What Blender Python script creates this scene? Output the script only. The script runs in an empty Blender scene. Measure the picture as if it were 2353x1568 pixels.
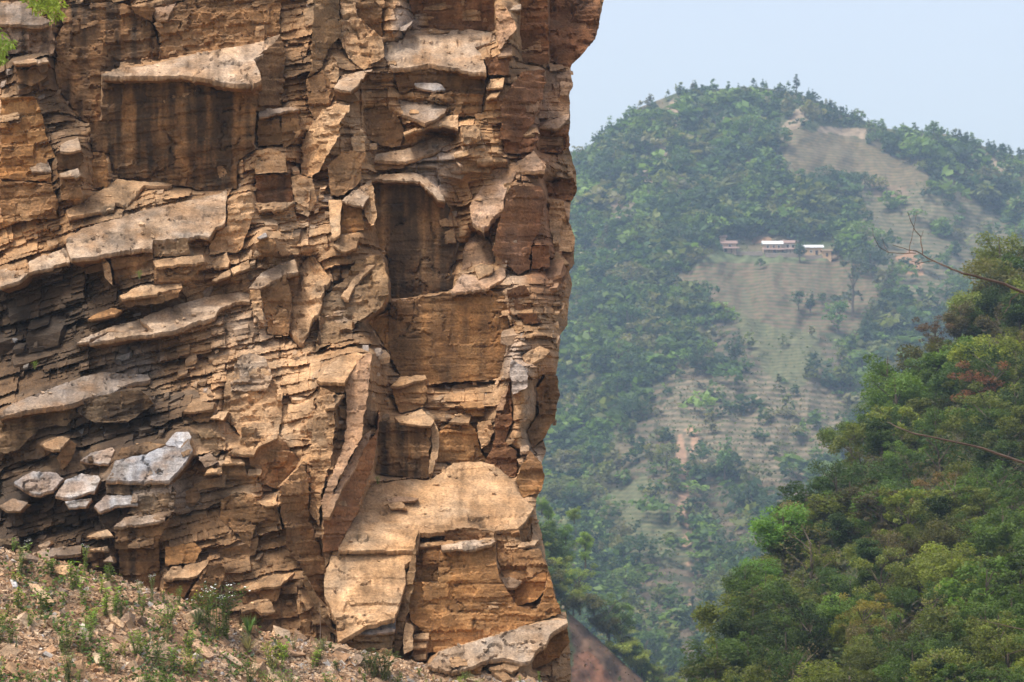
import bpy, bmesh, math, random
import numpy as np
from mathutils import Vector, Matrix
from mathutils.geometry import delaunay_2d_cdt

# ------------------------------------------------------------------ camera, sky, sun, exposure
SC = bpy.context.scene
COL = SC.collection
HFOV = math.radians(20.0)
VW, VH = 2353.0, 1568.0                      # picture grid used for all measurements
FPX = VW / 2 / math.tan(HFOV / 2)
PITCH = math.atan((1300.0 - VH / 2) / FPX)   # horizon line at row 1300

cam_d = bpy.data.cameras.new('camera')
cam = bpy.data.objects.new('camera', cam_d)
COL.objects.link(cam)
cam_d.sensor_width = 36.0
cam_d.angle = HFOV
cam_d.clip_start = 0.5
cam_d.clip_end = 20000.0
cam.location = (0, 0, 0)
cam.rotation_euler = (math.pi / 2 + PITCH, 0, 0)
cam_d.dof.use_dof = True
cam_d.dof.focus_distance = 58.0
cam_d.dof.aperture_fstop = 3.5
SC.camera = cam

SUN = Vector((-0.36, -0.24, 0.90)).normalized()      # direction towards the sun
SUN_EL = math.asin(SUN.z)
SUN_ROT = math.atan2(SUN.x, SUN.y)
world = bpy.data.worlds.new('World')
SC.world = world
world.use_nodes = True
wt = world.node_tree
bg = wt.nodes['Background']
sky = wt.nodes.new('ShaderNodeTexSky')
sky.sky_type = 'NISHITA'
sky.sun_disc = False
sky.sun_elevation = SUN_EL
sky.sun_rotation = SUN_ROT
sky.altitude = 900.0
sky.air_density = 1.3
sky.dust_density = 10.0
sky.ozone_density = 0.6
hsv = wt.nodes.new('ShaderNodeHueSaturation')          # thin high cloud: a paler, milkier sky
hsv.inputs['Hue'].default_value = 0.512
hsv.inputs['Saturation'].default_value = 0.62
hsv.inputs['Value'].default_value = 1.06
wt.links.new(sky.outputs[0], hsv.inputs['Color'])
wt.links.new(hsv.outputs[0], bg.inputs[0])
bg.inputs[1].default_value = 0.15

sun_d = bpy.data.lights.new('sun', 'SUN')
sun_d.energy = 2.0
sun_d.angle = math.radians(9.0)
sun_d.color = (1.0, 0.965, 0.92)
sun = bpy.data.objects.new('sun', sun_d)
sun.rotation_euler = SUN.to_track_quat('Z', 'Y').to_euler()
sun.location = (0, 0, 200)
COL.objects.link(sun)

SC.view_settings.view_transform = 'Standard'
SC.view_settings.look = 'None'
SC.view_settings.exposure = 0.78
SC.view_settings.gamma = 1.0
SC.view_settings.use_curve_mapping = False
SC.cycles.use_denoising = True
SC.cycles.max_bounces = 6
SC.cycles.diffuse_bounces = 4
SC.cycles.glossy_bounces = 2
SC.cycles.transmission_bounces = 3
SC.cycles.transparent_max_bounces = 8
SC.cycles.volume_bounces = 1
SC.cycles.sample_clamp_indirect = 6.0

# ------------------------------------------------------------------ helpers
rng = np.random.default_rng(7)
random.seed(7)
CP, SP = math.cos(PITCH), math.sin(PITCH)

def rays(px, py):
    """direction (with y = 1) through picture positions"""
    xc = (np.asarray(px, float) - VW / 2) / FPX
    yc = (VH / 2 - np.asarray(py, float)) / FPX
    dy = CP - yc * SP
    dz = SP + yc * CP
    return np.stack([xc / dy, np.ones_like(dy), dz / dy], -1)

def at(px, py, Y):
    return rays(px, py) * np.asarray(Y, float)[..., None]

def to_px(P):
    P = np.asarray(P, float)
    f = P[..., 1] * CP + P[..., 2] * SP
    u = -P[..., 1] * SP + P[..., 2] * CP
    return VW / 2 + FPX * P[..., 0] / f, VH / 2 - FPX * u / f

def _hash(ix, iy, iz, seed=0):
    h = (ix.astype(np.int64) * 374761393 + iy.astype(np.int64) * 668265263 + iz.astype(np.int64) * 2147483647 + seed * 974634777) & 0xFFFFFFFF
    h = ((h ^ (h >> 13)) * 1274126177) & 0xFFFFFFFF
    h = ((h ^ (h >> 16)) * 2246822519) & 0xFFFFFFFF
    h = h ^ (h >> 15)
    return (h & 0xFFFFFF) / float(0x1000000)

def vnoise(P, seed=0):
    P = np.asarray(P, float)
    i = np.floor(P); f = P - i
    i = i.astype(np.int64)
    f = f * f * (3 - 2 * f)
    out = 0
    for dx in (0, 1):
        for dy in (0, 1):
            for dz in (0, 1):
                w = (f[..., 0] if dx else 1 - f[..., 0]) * (f[..., 1] if dy else 1 - f[..., 1]) * (f[..., 2] if dz else 1 - f[..., 2])
                out = out + w * _hash(i[..., 0] + dx, i[..., 1] + dy, i[..., 2] + dz, seed)
    return out * 2 - 1

def fbm(P, octaves=4, seed=0, gain=0.5):
    P = np.asarray(P, float)
    a, s, o = 1.0, 0.0, 0.0
    for k in range(octaves):
        o = o + a * vnoise(P * (2.03 ** k), seed + k * 17)
        s += a
        a *= gain
    return o / s

def p3(x, y, z=0.0):
    x, y, z = np.broadcast_arrays(np.asarray(x, float), np.asarray(y, float), np.asarray(z, float))
    return np.stack([x, y, z], -1)

def inpoly(x, y, poly):
    x = np.asarray(x, float); y = np.asarray(y, float)
    c = np.zeros(x.shape, bool)
    n = len(poly)
    for i in range(n):
        x1, y1 = poly[i]; x2, y2 = poly[(i + 1) % n]
        if y1 == y2:
            continue
        m = ((y1 > y) != (y2 > y)) & (x < (x2 - x1) * (y - y1) / (y2 - y1) + x1)
        c ^= m
    return c

def sstep(a, b, x):
    t = np.clip((np.asarray(x, float) - a) / (b - a), 0, 1)
    return t * t * (3 - 2 * t)

def mesh_from(name, verts, faces, mat=None, colors=None, smooth=False, cname='Col', domain='POINT'):
    """faces: (n,3) or (n,4) int array, or a list of arrays; colors: (nv,3) or (nf,3)"""
    me = bpy.data.meshes.new(name)
    verts = np.asarray(verts, np.float32)
    fl = faces if isinstance(faces, list) else [faces]
    fl = [np.asarray(f, np.int32) for f in fl if len(f)]
    nl = sum(f.size for f in fl); nf = sum(len(f) for f in fl)
    me.vertices.add(len(verts))
    me.vertices.foreach_set('co', verts.ravel())
    me.loops.add(nl)
    me.loops.foreach_set('vertex_index', np.concatenate([f.ravel() for f in fl]))
    me.polygons.add(nf)
    sizes = np.concatenate([np.full(len(f), f.shape[1], np.int32) for f in fl])
    starts = np.concatenate([[0], np.cumsum(sizes)[:-1]]).astype(np.int32)
    me.polygons.foreach_set('loop_start', starts)
    try:
        me.polygons.foreach_set('loop_total', sizes)
    except Exception:
        pass
    me.update(calc_edges=True)
    me.validate()
    if colors is not None:
        c = np.ones((len(colors), 4), np.float32)
        c[:, :3] = np.asarray(colors)[:, :3]
        a = me.attributes.new(cname, 'FLOAT_COLOR', domain)
        a.data.foreach_set('color', c.ravel())
    me.polygons.foreach_set('use_smooth', np.full(len(me.polygons), bool(smooth)))
    if mat is not None:
        me.materials.append(mat)
    return me

def link(name, data, parent=None, **props):
    o = bpy.data.objects.new(name, data)
    COL.objects.link(o)
    if parent is not None:
        o.parent = parent
    for k, v in props.items():
        o[k] = v
    return o

def thing(name, loc, label, category, group=None, rz=0.0, scale=1.0):
    o = bpy.data.objects.new(name, None)
    COL.objects.link(o)
    o.location = loc
    o.rotation_euler = (0, 0, rz)
    o.scale = (scale,) * 3
    o['label'] = label; o['category'] = category
    if group:
        o['group'] = group
    return o

# ------------------------------------------------------------------ materials
def new_mat(name):
    m = bpy.data.materials.new(name)
    m.use_nodes = True
    t = m.node_tree
    return m, t, t.nodes['Principled BSDF']

def rock_material(name, bump=0.5, scale=1.0, rough=0.85):
    m, t, b = new_mat(name)
    N, L = t.nodes.new, t.links.new
    at_ = N('ShaderNodeAttribute'); at_.attribute_name = 'Col'
    geo = N('ShaderNodeNewGeometry')
    mp = N('ShaderNodeMapping'); mp.vector_type = 'POINT'
    mp.inputs['Scale'].default_value = (scale, scale, scale)
    L(geo.outputs['Position'], mp.inputs['Vector'])
    n1 = N('ShaderNodeTexNoise'); n1.inputs['Scale'].default_value = 2.6; n1.inputs['Detail'].default_value = 7; n1.inputs['Roughness'].default_value = 0.62
    L(mp.outputs[0], n1.inputs['Vector'])
    # thin bedding lines: noise squeezed in height
    mp2 = N('ShaderNodeMapping'); mp2.inputs['Scale'].default_value = (1.3 * scale, 1.3 * scale, 7.0 * scale); mp2.inputs['Rotation'].default_value = (0.35, 0.08, 0)
    L(geo.outputs['Position'], mp2.inputs['Vector'])
    n2 = N('ShaderNodeTexNoise'); n2.inputs['Scale'].default_value = 1.6; n2.inputs['Detail'].default_value = 5; n2.inputs['Roughness'].default_value = 0.6
    L(mp2.outputs[0], n2.inputs['Vector'])
    n3 = N('ShaderNodeTexNoise'); n3.inputs['Scale'].default_value = 22; n3.inputs['Detail'].default_value = 6; n3.inputs['Roughness'].default_value = 0.7
    L(mp.outputs[0], n3.inputs['Vector'])
    mr = N('ShaderNodeMapRange'); mr.inputs['From Min'].default_value = 0.3; mr.inputs['From Max'].default_value = 0.7; mr.inputs['To Min'].default_value = 0.62; mr.inputs['To Max'].default_value = 1.38
    L(n1.outputs['Fac'], mr.inputs['Value'])
    mr2 = N('ShaderNodeMapRange'); mr2.inputs['From Min'].default_value = 0.3; mr2.inputs['From Max'].default_value = 0.7; mr2.inputs['To Min'].default_value = 0.88; mr2.inputs['To Max'].default_value = 1.12
    L(n2.outputs['Fac'], mr2.inputs['Value'])
    mr3 = N('ShaderNodeMapRange'); mr3.inputs['From Min'].default_value = 0.3; mr3.inputs['From Max'].default_value = 0.7; mr3.inputs['To Min'].default_value = 0.58; mr3.inputs['To Max'].default_value = 1.42
    L(n3.outputs['Fac'], mr3.inputs['Value'])
    mu = N('ShaderNodeMath'); mu.operation = 'MULTIPLY'
    L(mr.outputs[0], mu.inputs[0]); L(mr2.outputs[0], mu.inputs[1])
    mu2 = N('ShaderNodeMath'); mu2.operation = 'MULTIPLY'
    L(mu.outputs[0], mu2.inputs[0]); L(mr3.outputs[0], mu2.inputs[1])
    vm = N('ShaderNodeVectorMath'); vm.operation = 'SCALE'
    L(at_.outputs['Color'], vm.inputs[0]); L(mu2.outputs[0], vm.inputs['Scale'])
    n4 = N('ShaderNodeTexNoise'); n4.inputs['Scale'].default_value = 1.1; n4.inputs['Detail'].default_value = 6; n4.inputs['Roughness'].default_value = 0.65
    mp4 = N('ShaderNodeMapping'); mp4.inputs['Location'].default_value = (31.0, 7.0, 3.0); mp4.inputs['Scale'].default_value = (scale, scale, scale)
    L(geo.outputs['Position'], mp4.inputs['Vector']); L(mp4.outputs[0], n4.inputs['Vector'])
    cr = N('ShaderNodeValToRGB')
    e = cr.color_ramp.elements
    e[0].position = .30; e[0].color = (.86, .92, 1.02, 1)
    e[1].position = .72; e[1].color = (.97, .83, .67, 1)
    k_ = e.new(.50); k_.color = (1.06, 1.0, .95, 1)
    L(n4.outputs['Fac'], cr.inputs['Fac'])
    vx = N('ShaderNodeVectorMath'); vx.operation = 'MULTIPLY'
    L(vm.outputs[0], vx.inputs[0]); L(cr.outputs['Color'], vx.inputs[1])
    L(vx.outputs[0], b.inputs['Base Color'])
    b.inputs['Roughness'].default_value = rough
    b.inputs['Specular IOR Level'].default_value = 0.25
    ad = N('ShaderNodeMath'); ad.operation = 'ADD'
    L(n2.outputs['Fac'], ad.inputs[0]); L(n3.outputs['Fac'], ad.inputs[1])
    bp = N('ShaderNodeBump'); bp.inputs['Strength'].default_value = bump; bp.inputs['Distance'].default_value = 0.06 / scale
    L(ad.outputs[0], bp.inputs['Height'])
    L(bp.outputs[0], b.inputs['Normal'])
    return m

ROCK = rock_material('layered_rock')

# ------------------------------------------------------------------ the cliff
CK = 0.57446 * 1200 / 2352.0
ORG = {0: (0, 0), 1: (0, 0), 2: (689.4, 0), 3: (0, 402.1), 4: (689.4, 402.1), 5: (0, 804.2), 6: (689.4, 804.2), 7: (0, 1206.4), 8: (689.4, 1148.9)}
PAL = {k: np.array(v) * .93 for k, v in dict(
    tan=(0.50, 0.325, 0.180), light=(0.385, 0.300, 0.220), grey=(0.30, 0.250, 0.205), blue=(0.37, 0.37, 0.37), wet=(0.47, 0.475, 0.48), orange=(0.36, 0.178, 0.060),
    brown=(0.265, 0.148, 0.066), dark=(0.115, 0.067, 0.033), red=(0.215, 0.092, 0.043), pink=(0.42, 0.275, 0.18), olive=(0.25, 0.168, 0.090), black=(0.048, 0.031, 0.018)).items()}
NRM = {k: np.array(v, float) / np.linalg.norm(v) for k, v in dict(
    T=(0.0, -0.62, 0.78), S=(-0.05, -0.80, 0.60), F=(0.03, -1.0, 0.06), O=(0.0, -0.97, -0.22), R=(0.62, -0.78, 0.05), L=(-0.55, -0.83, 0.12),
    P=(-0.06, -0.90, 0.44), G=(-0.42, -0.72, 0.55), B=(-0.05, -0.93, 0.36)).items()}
# (crop, facing, protrusion, colour, stain, roughness, outline)
FC = [
 (1,'T',.55,'light',0,.5,[(800,580),(930,545),(1250,480),(1550,420),(1900,370),(2130,300),(2200,275),(2130,370),(1990,470),(2050,610),(1990,650),(1830,640),(1640,625),(1440,600),(1200,600),(950,600),(800,590)]),
 (1,'O',.5,'brown',.95,.6,[(800,590),(1440,605),(1830,655),(2040,640),(2000,1000),(1990,1180),(1870,1250),(1860,1480),(1600,1500),(1300,1430),(880,1410),(860,1200),(720,1190),(700,960),(800,940)]),
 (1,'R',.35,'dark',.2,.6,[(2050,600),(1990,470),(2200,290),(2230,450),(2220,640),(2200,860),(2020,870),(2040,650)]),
 (1,'F',-.1,'brown',.75,.9,[(450,30),(900,20),(1030,60),(1200,200),(1260,420),(1250,480),(930,550),(800,590),(790,960),(700,970),(620,940),(440,650),(430,330),(500,200)]),
 (1,'F',-.25,'brown',.1,1.3,[(1250,480),(1260,270),(1200,190),(1390,20),(1600,-40),(2200,-40),(2200,100),(2190,270),(1900,380),(1550,425)]),
 (1,'S',.25,'pink',.2,.4,[(1190,80),(1380,20),(1300,160),(1230,150)]),
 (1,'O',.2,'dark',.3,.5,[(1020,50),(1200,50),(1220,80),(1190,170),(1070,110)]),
 (1,'F',.6,'orange',.05,1.2,[(0,770),(270,760),(330,900),(370,1080),(430,1230),(370,1260),(400,1330),(410,1430),(200,1420),(0,1400)]),
 (1,'T',.5,'grey',.5,.6,[(-60,20),(190,10),(260,100),(400,170),(330,190),(-60,190)]),
 (1,'F',.45,'pink',.55,1.2,[(-60,190),(200,190),(400,180),(440,340),(420,420),(200,420),(-60,440)]),
 (1,'T',.8,'light',0,.4,[(100,490),(360,450),(380,475),(230,505),(120,510)]),
 (1,'F',.75,'brown',.5,.8,[(110,510),(380,480),(370,600),(250,680),(130,650)]),
 (1,'T',.75,'light',.1,.4,[(470,1190),(480,1140),(610,1080),(640,1180),(560,1200)]),
 (1,'O',.7,'dark',.4,.6,[(440,1200),(560,1205),(640,1190),(660,1280),(560,1330),(450,1330)]),
 (1,'T',.8,'light',.1,.4,[(470,1370),(610,1330),(640,1380),(480,1400)]),
 (1,'F',.75,'brown',.4,.6,[(470,1400),(640,1385),(640,1560),(480,1560)]),
 (1,'F',.8,'orange',.2,.4,[(730,1200),(820,1200),(850,1290),(850,1470),(720,1470)]),
 (1,'F',.55,'brown',.1,1.2,[(0,1420),(400,1440),(450,1560),(430,1700),(0,1750)]),
 (1,'S',.5,'light',.05,.5,[(230,1310),(370,1265),(400,1330),(250,1340)]),
 (3,'T',.55,'tan',0,.8,[(520,290),(870,80),(920,50),(1350,80),(1330,95),(1120,100),(1000,250),(900,225),(890,270),(700,300),(540,340)]),
 (3,'T',.95,'light',0,.5,[(520,510),(640,420),(900,340),(1130,270),(1440,210),(1580,180),(1780,130),(1770,360),(1760,390),(1690,410),(1640,490),(1560,470),(1440,500),(1200,510),(1190,575),(1000,580),(850,610),(690,640),(560,660),(530,600)]),
 (3,'T',.95,'light',.05,.5,[(0,740),(220,690),(430,600),(520,560),(550,690),(440,710),(230,770),(150,830),(0,870)]),
 (3,'O',.9,'olive',.2,.4,[(1200,515),(1470,500),(1490,620),(1210,650)]),
 (3,'F',.85,'brown',.4,.8,[(870,610),(1190,580),(1215,800),(1100,850),(900,850),(880,700)]),
 (3,'F',.95,'tan',.1,.5,[(790,640),(860,700),(885,870),(820,800)]),
 (3,'T',.95,'tan',0,.4,[(1200,670),(1590,630),(1600,690),(1430,700),(1220,720)]),
 (3,'F',.9,'brown',.35,.6,[(1210,720),(1430,705),(1590,690),(1480,850),(1210,860)]),
 (3,'T',.9,'tan',0,.5,[(940,960),(1100,870),(1420,840),(1430,880),(1260,910),(1230,950),(1100,960),(960,985)]),
 (3,'F',.85,'brown',.2,.7,[(960,985),(1100,965),(1240,955),(1430,885),(1400,960),(1250,1010),(1000,1040)]),
 (3,'T',.85,'light',0,.5,[(600,1320),(840,1200),(1100,1120),(1350,1100),(1370,1160),(1340,1200),(1200,1210),(1000,1225),(840,1230),(700,1300)]),
 (3,'T',.95,'light',0,.4,[(1100,1130),(1350,1040),(1600,960),(1850,920),(1960,930),(1960,990),(1850,990),(1720,1060),(1680,1110),(1500,1170),(1380,1220),(1240,1240),(1000,1265),(700,1315),(850,1245),(1200,1225)]),
 (3,'F',.6,'tan',0,.8,[(1790,200),(1970,140),(1990,300),(1900,570),(1870,610),(1640,630),(1640,560),(1700,450),(1780,400)]),
 (3,'O',.1,'red',.5,.4,[(2000,0),(2280,0),(2300,215),(2010,225)]),
 (3,'T',.45,'tan',0,.4,[(2000,225),(2310,210),(2210,260),(2030,275)]),
 (3,'F',.4,'tan',0,.8,[(2280,20),(2360,0),(2440,80),(2420,260),(2310,210)]),
 (3,'R',1.3,'orange',.1,.4,[(2000,540),(2090,470),(2160,510),(2170,570),(2110,610),(2030,590)]),
 (3,'T',1.35,'blue',0,.3,[(2015,490),(2080,450),(2095,480),(2040,500)]),
 (3,'T',.75,'light',0,.4,[(1950,890),(2050,770),(2200,690),(2310,650),(2340,760),(2240,780),(2170,820),(2040,890)]),
 (3,'F',.7,'tan',0,.4,[(1955,900),(2040,900),(2070,1170),(1990,1090)]),
 (3,'F',.55,'brown',.1,.8,[(2040,895),(2170,825),(2240,780),(2290,970),(2260,1260),(2100,1250),(2080,1100)]),
 (3,'R',.8,'brown',.1,.5,[(2240,780),(2350,765),(2330,900),(2290,1000),(2260,900)]),
 (3,'S',.5,'tan',0,.4,[(1660,690),(1780,610),(1800,670),(1790,720),(1680,730)]),
 (3,'S',.6,'tan',0,.4,[(1810,740),(1950,670),(1960,720),(1830,780)]),
 (3,'S',.6,'tan',0,.4,[(1660,820),(1800,750),(1810,790),(1700,830)]),
 (3,'S',.65,'orange',.2,.4,[(690,1140),(760,1090),(890,1050),(960,1070),(900,1110),(720,1140)]),
 (5,'T',.9,'grey',.15,.4,[(0,500),(100,420),(380,310),(560,250),(800,180),(1040,190),(1160,190),(1180,230),(1020,260),(900,320),(880,350),(700,370),(600,420),(450,450),(250,470),(0,525)]),
 (5,'F',.8,'olive',.55,.7,[(0,530),(250,475),(590,440),(600,520),(520,590),(400,590),(300,620),(140,780),(0,820)]),
 (5,'F',.75,'olive',.6,.7,[(900,330),(1110,320),(1200,420),(1000,570),(750,570),(620,500),(600,420)]),
 (5,'T',.85,'tan',.15,.4,[(320,750),(470,680),(550,700),(470,780),(420,785)]),
 (5,'R',.8,'brown',.2,.4,[(440,850),(470,790),(560,710),(600,740),(560,860),(500,940)]),
 (5,'P',.80,'wet',.1,.4,[(630,870),(730,800),(880,760),(900,790),(850,890)]),
 (5,'P',.80,'wet',0,.35,[(870,960),(900,870),(1150,810),(1290,750),(1420,770),(1480,690),(1510,790),(1440,890),(1330,1020),(1200,1030),(1000,1030),(830,1020)]),
 (5,'P',.80,'wet',0,.3,[(1310,720),(1380,640),(1480,640),(1500,680),(1425,770),(1290,740)]),
 (5,'S',.95,'brown',.3,.4,[(900,860),(960,770),(1130,720),(1300,740),(1150,800)]),
 (5,'P',.80,'wet',.1,.35,[(110,1040),(200,980),(260,950),(430,960),(500,1010),(420,1100),(280,1130),(180,1090)]),
 (5,'P',.80,'wet',.05,.35,[(430,1140),(520,1010),(640,970),(770,990),(790,1020),(740,1100),(560,1160)]),
 (5,'P',.80,'wet',.15,.3,[(510,1190),(720,1165),(670,1220),(540,1230)]),
 (5,'P',.80,'wet',.15,.35,[(740,1230),(830,1140),(1080,1140),(1080,1210),(900,1220),(790,1270)]),
 (5,'F',.85,'olive',.7,.7,[(830,1035),(1200,1040),(1330,1030),(1380,1100),(1370,1270),(1000,1290),(1080,1140),(840,1130)]),
 (5,'S',1.0,'grey',.1,.4,[(0,1220),(90,1170),(220,1200),(160,1265),(60,1265)]),
 (5,'S',.95,'grey',.2,.4,[(890,1380),(980,1310),(1300,1290),(1290,1340),(1100,1370)]),
 (5,'F',.7,'brown',.65,.8,[(890,1390),(1290,1345),(1350,1300),(1250,1480),(1200,1560),(900,1560)]),
 (5,'S',.6,'tan',0,.4,[(1440,480),(1510,400),(1680,420),(1670,470),(1540,490)]),
 (5,'F',.55,'brown',.2,.6,[(1440,490),(1670,475),(1640,560),(1560,570)]),
 (5,'S',.6,'tan',0,.4,[(1650,540),(1720,490),(1790,480),(1750,545)]),
 (5,'T',.6,'tan',0,.5,[(1790,810),(1880,760),(2000,770),(2050,700),(2170,650),(2175,690),(2030,760),(1990,820),(1880,815)]),
 (5,'F',.5,'olive',.1,.5,[(1890,610),(2005,600),(2000,760),(1890,750)]),
 (5,'F',.5,'olive',.2,.5,[(1540,630),(1650,620),(1780,720),(1700,830),(1620,800)]),
 (5,'F',.5,'brown',.1,.5,[(1740,910),(1920,890),(1940,1010),(1760,1010)]),
 (5,'S',.6,'tan',0,.3,[(1740,900),(1770,840),(1890,850),(1920,890)]),
 (5,'S',.6,'tan',0,.3,[(1940,980),(1950,930),(2050,930),(2040,985)]),
 (5,'S',.7,'tan',0,.3,[(1600,970),(1640,930),(1740,930),(1740,965)]),
 (5,'B',.75,'grey',.1,.8,[(1550,840),(1640,800),(1720,890),(1610,930)]),
 (5,'F',.45,'brown',.1,.5,[(1730,1180),(1840,1120),(1970,1130),(2060,1220),(2180,1270),(2180,1340),(2010,1350),(1960,1560),(1850,1440),(1720,1320)]),
 (5,'S',.55,'tan',0,.4,[(2060,1220),(2090,1200),(2200,1200),(2190,1225),(2090,1235)]),
 (5,'O',.35,'brown',.3,.5,[(1450,1110),(1540,1080),(1580,1150),(1520,1230),(1460,1240)]),
 (5,'S',.8,'light',.1,.4,[(300,1540),(390,1500),(400,1520),(340,1590)]),
 (7,'T',.55,'tan',0,.4,[(1280,415),(1340,330),(1530,300),(1640,270),(1620,320),(1540,400),(1480,415)]),
 (7,'B',.4,'orange',.1,.4,[(1290,180),(1530,140),(1580,200),(1530,290),(1300,325)]),
 (7,'F',.5,'orange',.15,.4,[(1280,430),(1480,420),(1545,410),(1440,570),(1300,550)]),
 (7,'R',.55,'brown',.1,.6,[(1430,640),(1640,300),(1700,290),(1780,350),(1700,520),(1600,620),(1450,650)]),
 (7,'T',.5,'tan',0,.4,[(1900,495),(2100,400),(2310,370),(2200,480),(1950,505)]),
 (7,'F',.45,'brown',.1,.5,[(1900,505),(2200,490),(2170,600),(1900,620)]),
 (7,'T',.75,'tan',0,.4,[(1890,665),(1990,590),(2110,580),(2160,680),(2050,690),(2000,660),(1900,690)]),
 (7,'F',.35,'brown',.65,.8,[(930,150),(1250,150),(1250,500),(1000,500),(930,400)]),
 (7,'T',.9,'grey',.2,.5,[(240,230),(400,180),(640,160),(630,225),(420,245),(300,265)]),
 (7,'T',.8,'tan',.1,.4,[(680,95),(840,40),(885,90),(760,105)]),
 (7,'T',.85,'tan',.1,.4,[(700,190),(840,160),(850,190),(740,205)]),
 (7,'S',.85,'light',.1,.4,[(810,290),(870,250),(890,295)]),
 (7,'F',.8,'olive',.5,.6,[(-20,110),(150,100),(170,180),(-20,190)]),
 (2,'T',.7,'light',.05,.6,[(830,250),(950,230),(1300,230),(1450,250),(1540,280),(1550,310),(1370,370),(1430,430),(1460,570),(1330,560),(1180,530),(1000,495),(850,520),(720,525),(660,450),(660,340),(810,320)]),
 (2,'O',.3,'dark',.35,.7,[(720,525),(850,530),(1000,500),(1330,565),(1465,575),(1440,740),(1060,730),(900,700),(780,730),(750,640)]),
 (2,'S',.3,'blue',.0,.3,[(890,650),(1020,650),(1100,650),(1140,695),(1060,710),(910,680)]),
 (2,'F',.15,'brown',.3,1.2,[(1030,735),(1440,740),(1420,900),(1250,920),(1150,880),(1130,830),(1000,790)]),
 (2,'T',.5,'grey',.05,.4,[(780,790),(990,795),(1150,840),(1130,900),(980,970),(850,910),(800,890)]),
 (2,'F',.5,'dark',.25,.6,[(490,860),(640,835),(760,900),(815,1010),(790,1140),(700,1150),(530,1090)]),
 (2,'O',-.35,'red',.35,.8,[(840,-50),(1520,-50),(1530,240),(1300,235),(950,225),(890,150)]),
 (2,'L',.5,'pink',0,.5,[(1530,30),(1600,40),(1690,200),(1700,235),(1560,390),(1540,240)]),
 (2,'O',.1,'brown',.3,.7,[(440,20),(560,-10),(640,60),(645,295),(540,240),(450,140)]),
 (2,'B',.25,'tan',.05,1.4,[(310,-30),(440,20),(450,140),(640,290),(660,450),(500,540),(380,460),(300,300),(330,150)]),
 (2,'R',.35,'olive',.1,.5,[(120,-30),(290,-30),(310,150),(330,250),(250,340),(170,530),(60,610),(90,450),(100,200)]),
 (2,'F',.35,'brown',.2,.5,[(50,620),(180,550),(270,700),(230,880),(110,960),(60,800)]),
 (2,'L',.4,'tan',.1,.5,[(170,560),(250,430),(290,560),(270,690),(200,690)]),
 (2,'T',.55,'light',0,.5,[(270,700),(330,590),(480,560),(570,545),(500,600),(450,680),(400,715)]),
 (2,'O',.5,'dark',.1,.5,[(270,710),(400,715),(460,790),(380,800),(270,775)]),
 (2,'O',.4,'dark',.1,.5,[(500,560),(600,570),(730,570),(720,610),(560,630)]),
 (2,'F',.45,'brown',.1,.5,[(220,1300),(330,1190),(520,1190),(480,1300),(470,1420),(350,1530),(240,1545)]),
 (2,'F',.45,'tan',0,.5,[(400,1080),(480,1010),(520,1060),(510,1190),(410,1180)]),
 (2,'T',.5,'light',0,.5,[(580,1255),(600,1210),(830,1160),(1100,1060),(1240,1080),(1100,1170),(830,1262)]),
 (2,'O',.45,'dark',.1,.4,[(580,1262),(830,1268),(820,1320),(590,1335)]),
 (2,'T',.5,'tan',0,.5,[(810,1040),(960,985),(1100,930),(1240,900),(1240,1005),(1130,975),(1000,985),(820,1060)]),
 (2,'O',.45,'orange',.1,.4,[(980,1000),(1140,985),(1240,1015),(1220,1040),(1060,1040)]),
 (2,'B',.45,'tan',0,.6,[(1260,1010),(1390,970),(1420,1100),(1290,1120)]),
 (2,'T',.6,'light',0,.5,[(560,1415),(640,1370),(880,1350),(990,1380),(1060,1470),(1140,1580),(1080,1570),(980,1470),(940,1415),(800,1412),(700,1405)]),
 (2,'G',.5,'pink',0,.4,[(1330,1620),(1510,1340),(1700,1260),(1830,1180),(1930,1310),(1920,1340),(1700,1345),(1640,1440),(1590,1560),(1590,1640),(1530,1680),(1440,1800),(1350,1740)]),
 (2,'F',.2,'red',.25,.6,[(1590,1060),(1870,1050),(1870,1100),(1830,1190),(1700,1215),(1600,1205)]),
 (2,'T',.3,'tan',.05,.5,[(1590,1060),(1700,1000),(1840,990),(1880,1050)]),
 (2,'O',.1,'red',.15,1.0,[(1720,-40),(1940,-40),(1950,480),(1900,510),(1750,480),(1730,330)]),
 (2,'T',.35,'light',0,.4,[(1640,60),(1730,40),(1730,70),(1650,80)]),
 (2,'F',.3,'red',.15,.5,[(1450,450),(1560,430),(1650,430),(1630,590),(1480,590)]),
 (2,'S',.4,'pink',0,.4,[(1550,440),(1600,380),(1660,350),(1660,430)]),
 (2,'T',.45,'tan',0,.4,[(1460,690),(1490,620),(1600,610),(1590,680)]),
 (2,'T',.45,'tan',0,.4,[(1460,780),(1500,730),(1570,720),(1540,770)]),
 (2,'F',-.1,'red',.2,1.0,[(1880,960),(2020,1000),(2110,970),(2110,1150),(2020,1200),(1880,1200),(1870,1090)]),
 (2,'T',.0,'pink',0,.4,[(1880,990),(2000,930),(2110,890),(2110,930),(2030,1000)]),
 (4,'F',-.25,'brown',.7,.2,[(570,35),(850,35),(1000,80),(1110,170),(1180,260),(1140,380),(1250,540),(1220,640),(1200,900),(720,985),(690,640),(620,560),(590,380),(570,200)]),
 (4,'F',.15,'orange',.42,.12,[(720,985),(1180,925),(1480,890),(1610,960),(1635,1060),(1635,1250),(1600,1430),(1560,1600),(1000,1640),(800,1600),(710,1430),(690,1250),(700,1100)]),
 (4,'T',.3,'pink',0,.4,[(1180,925),(1270,770),(1380,810),(1530,760),(1600,730),(1610,800),(1480,890)]),
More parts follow.
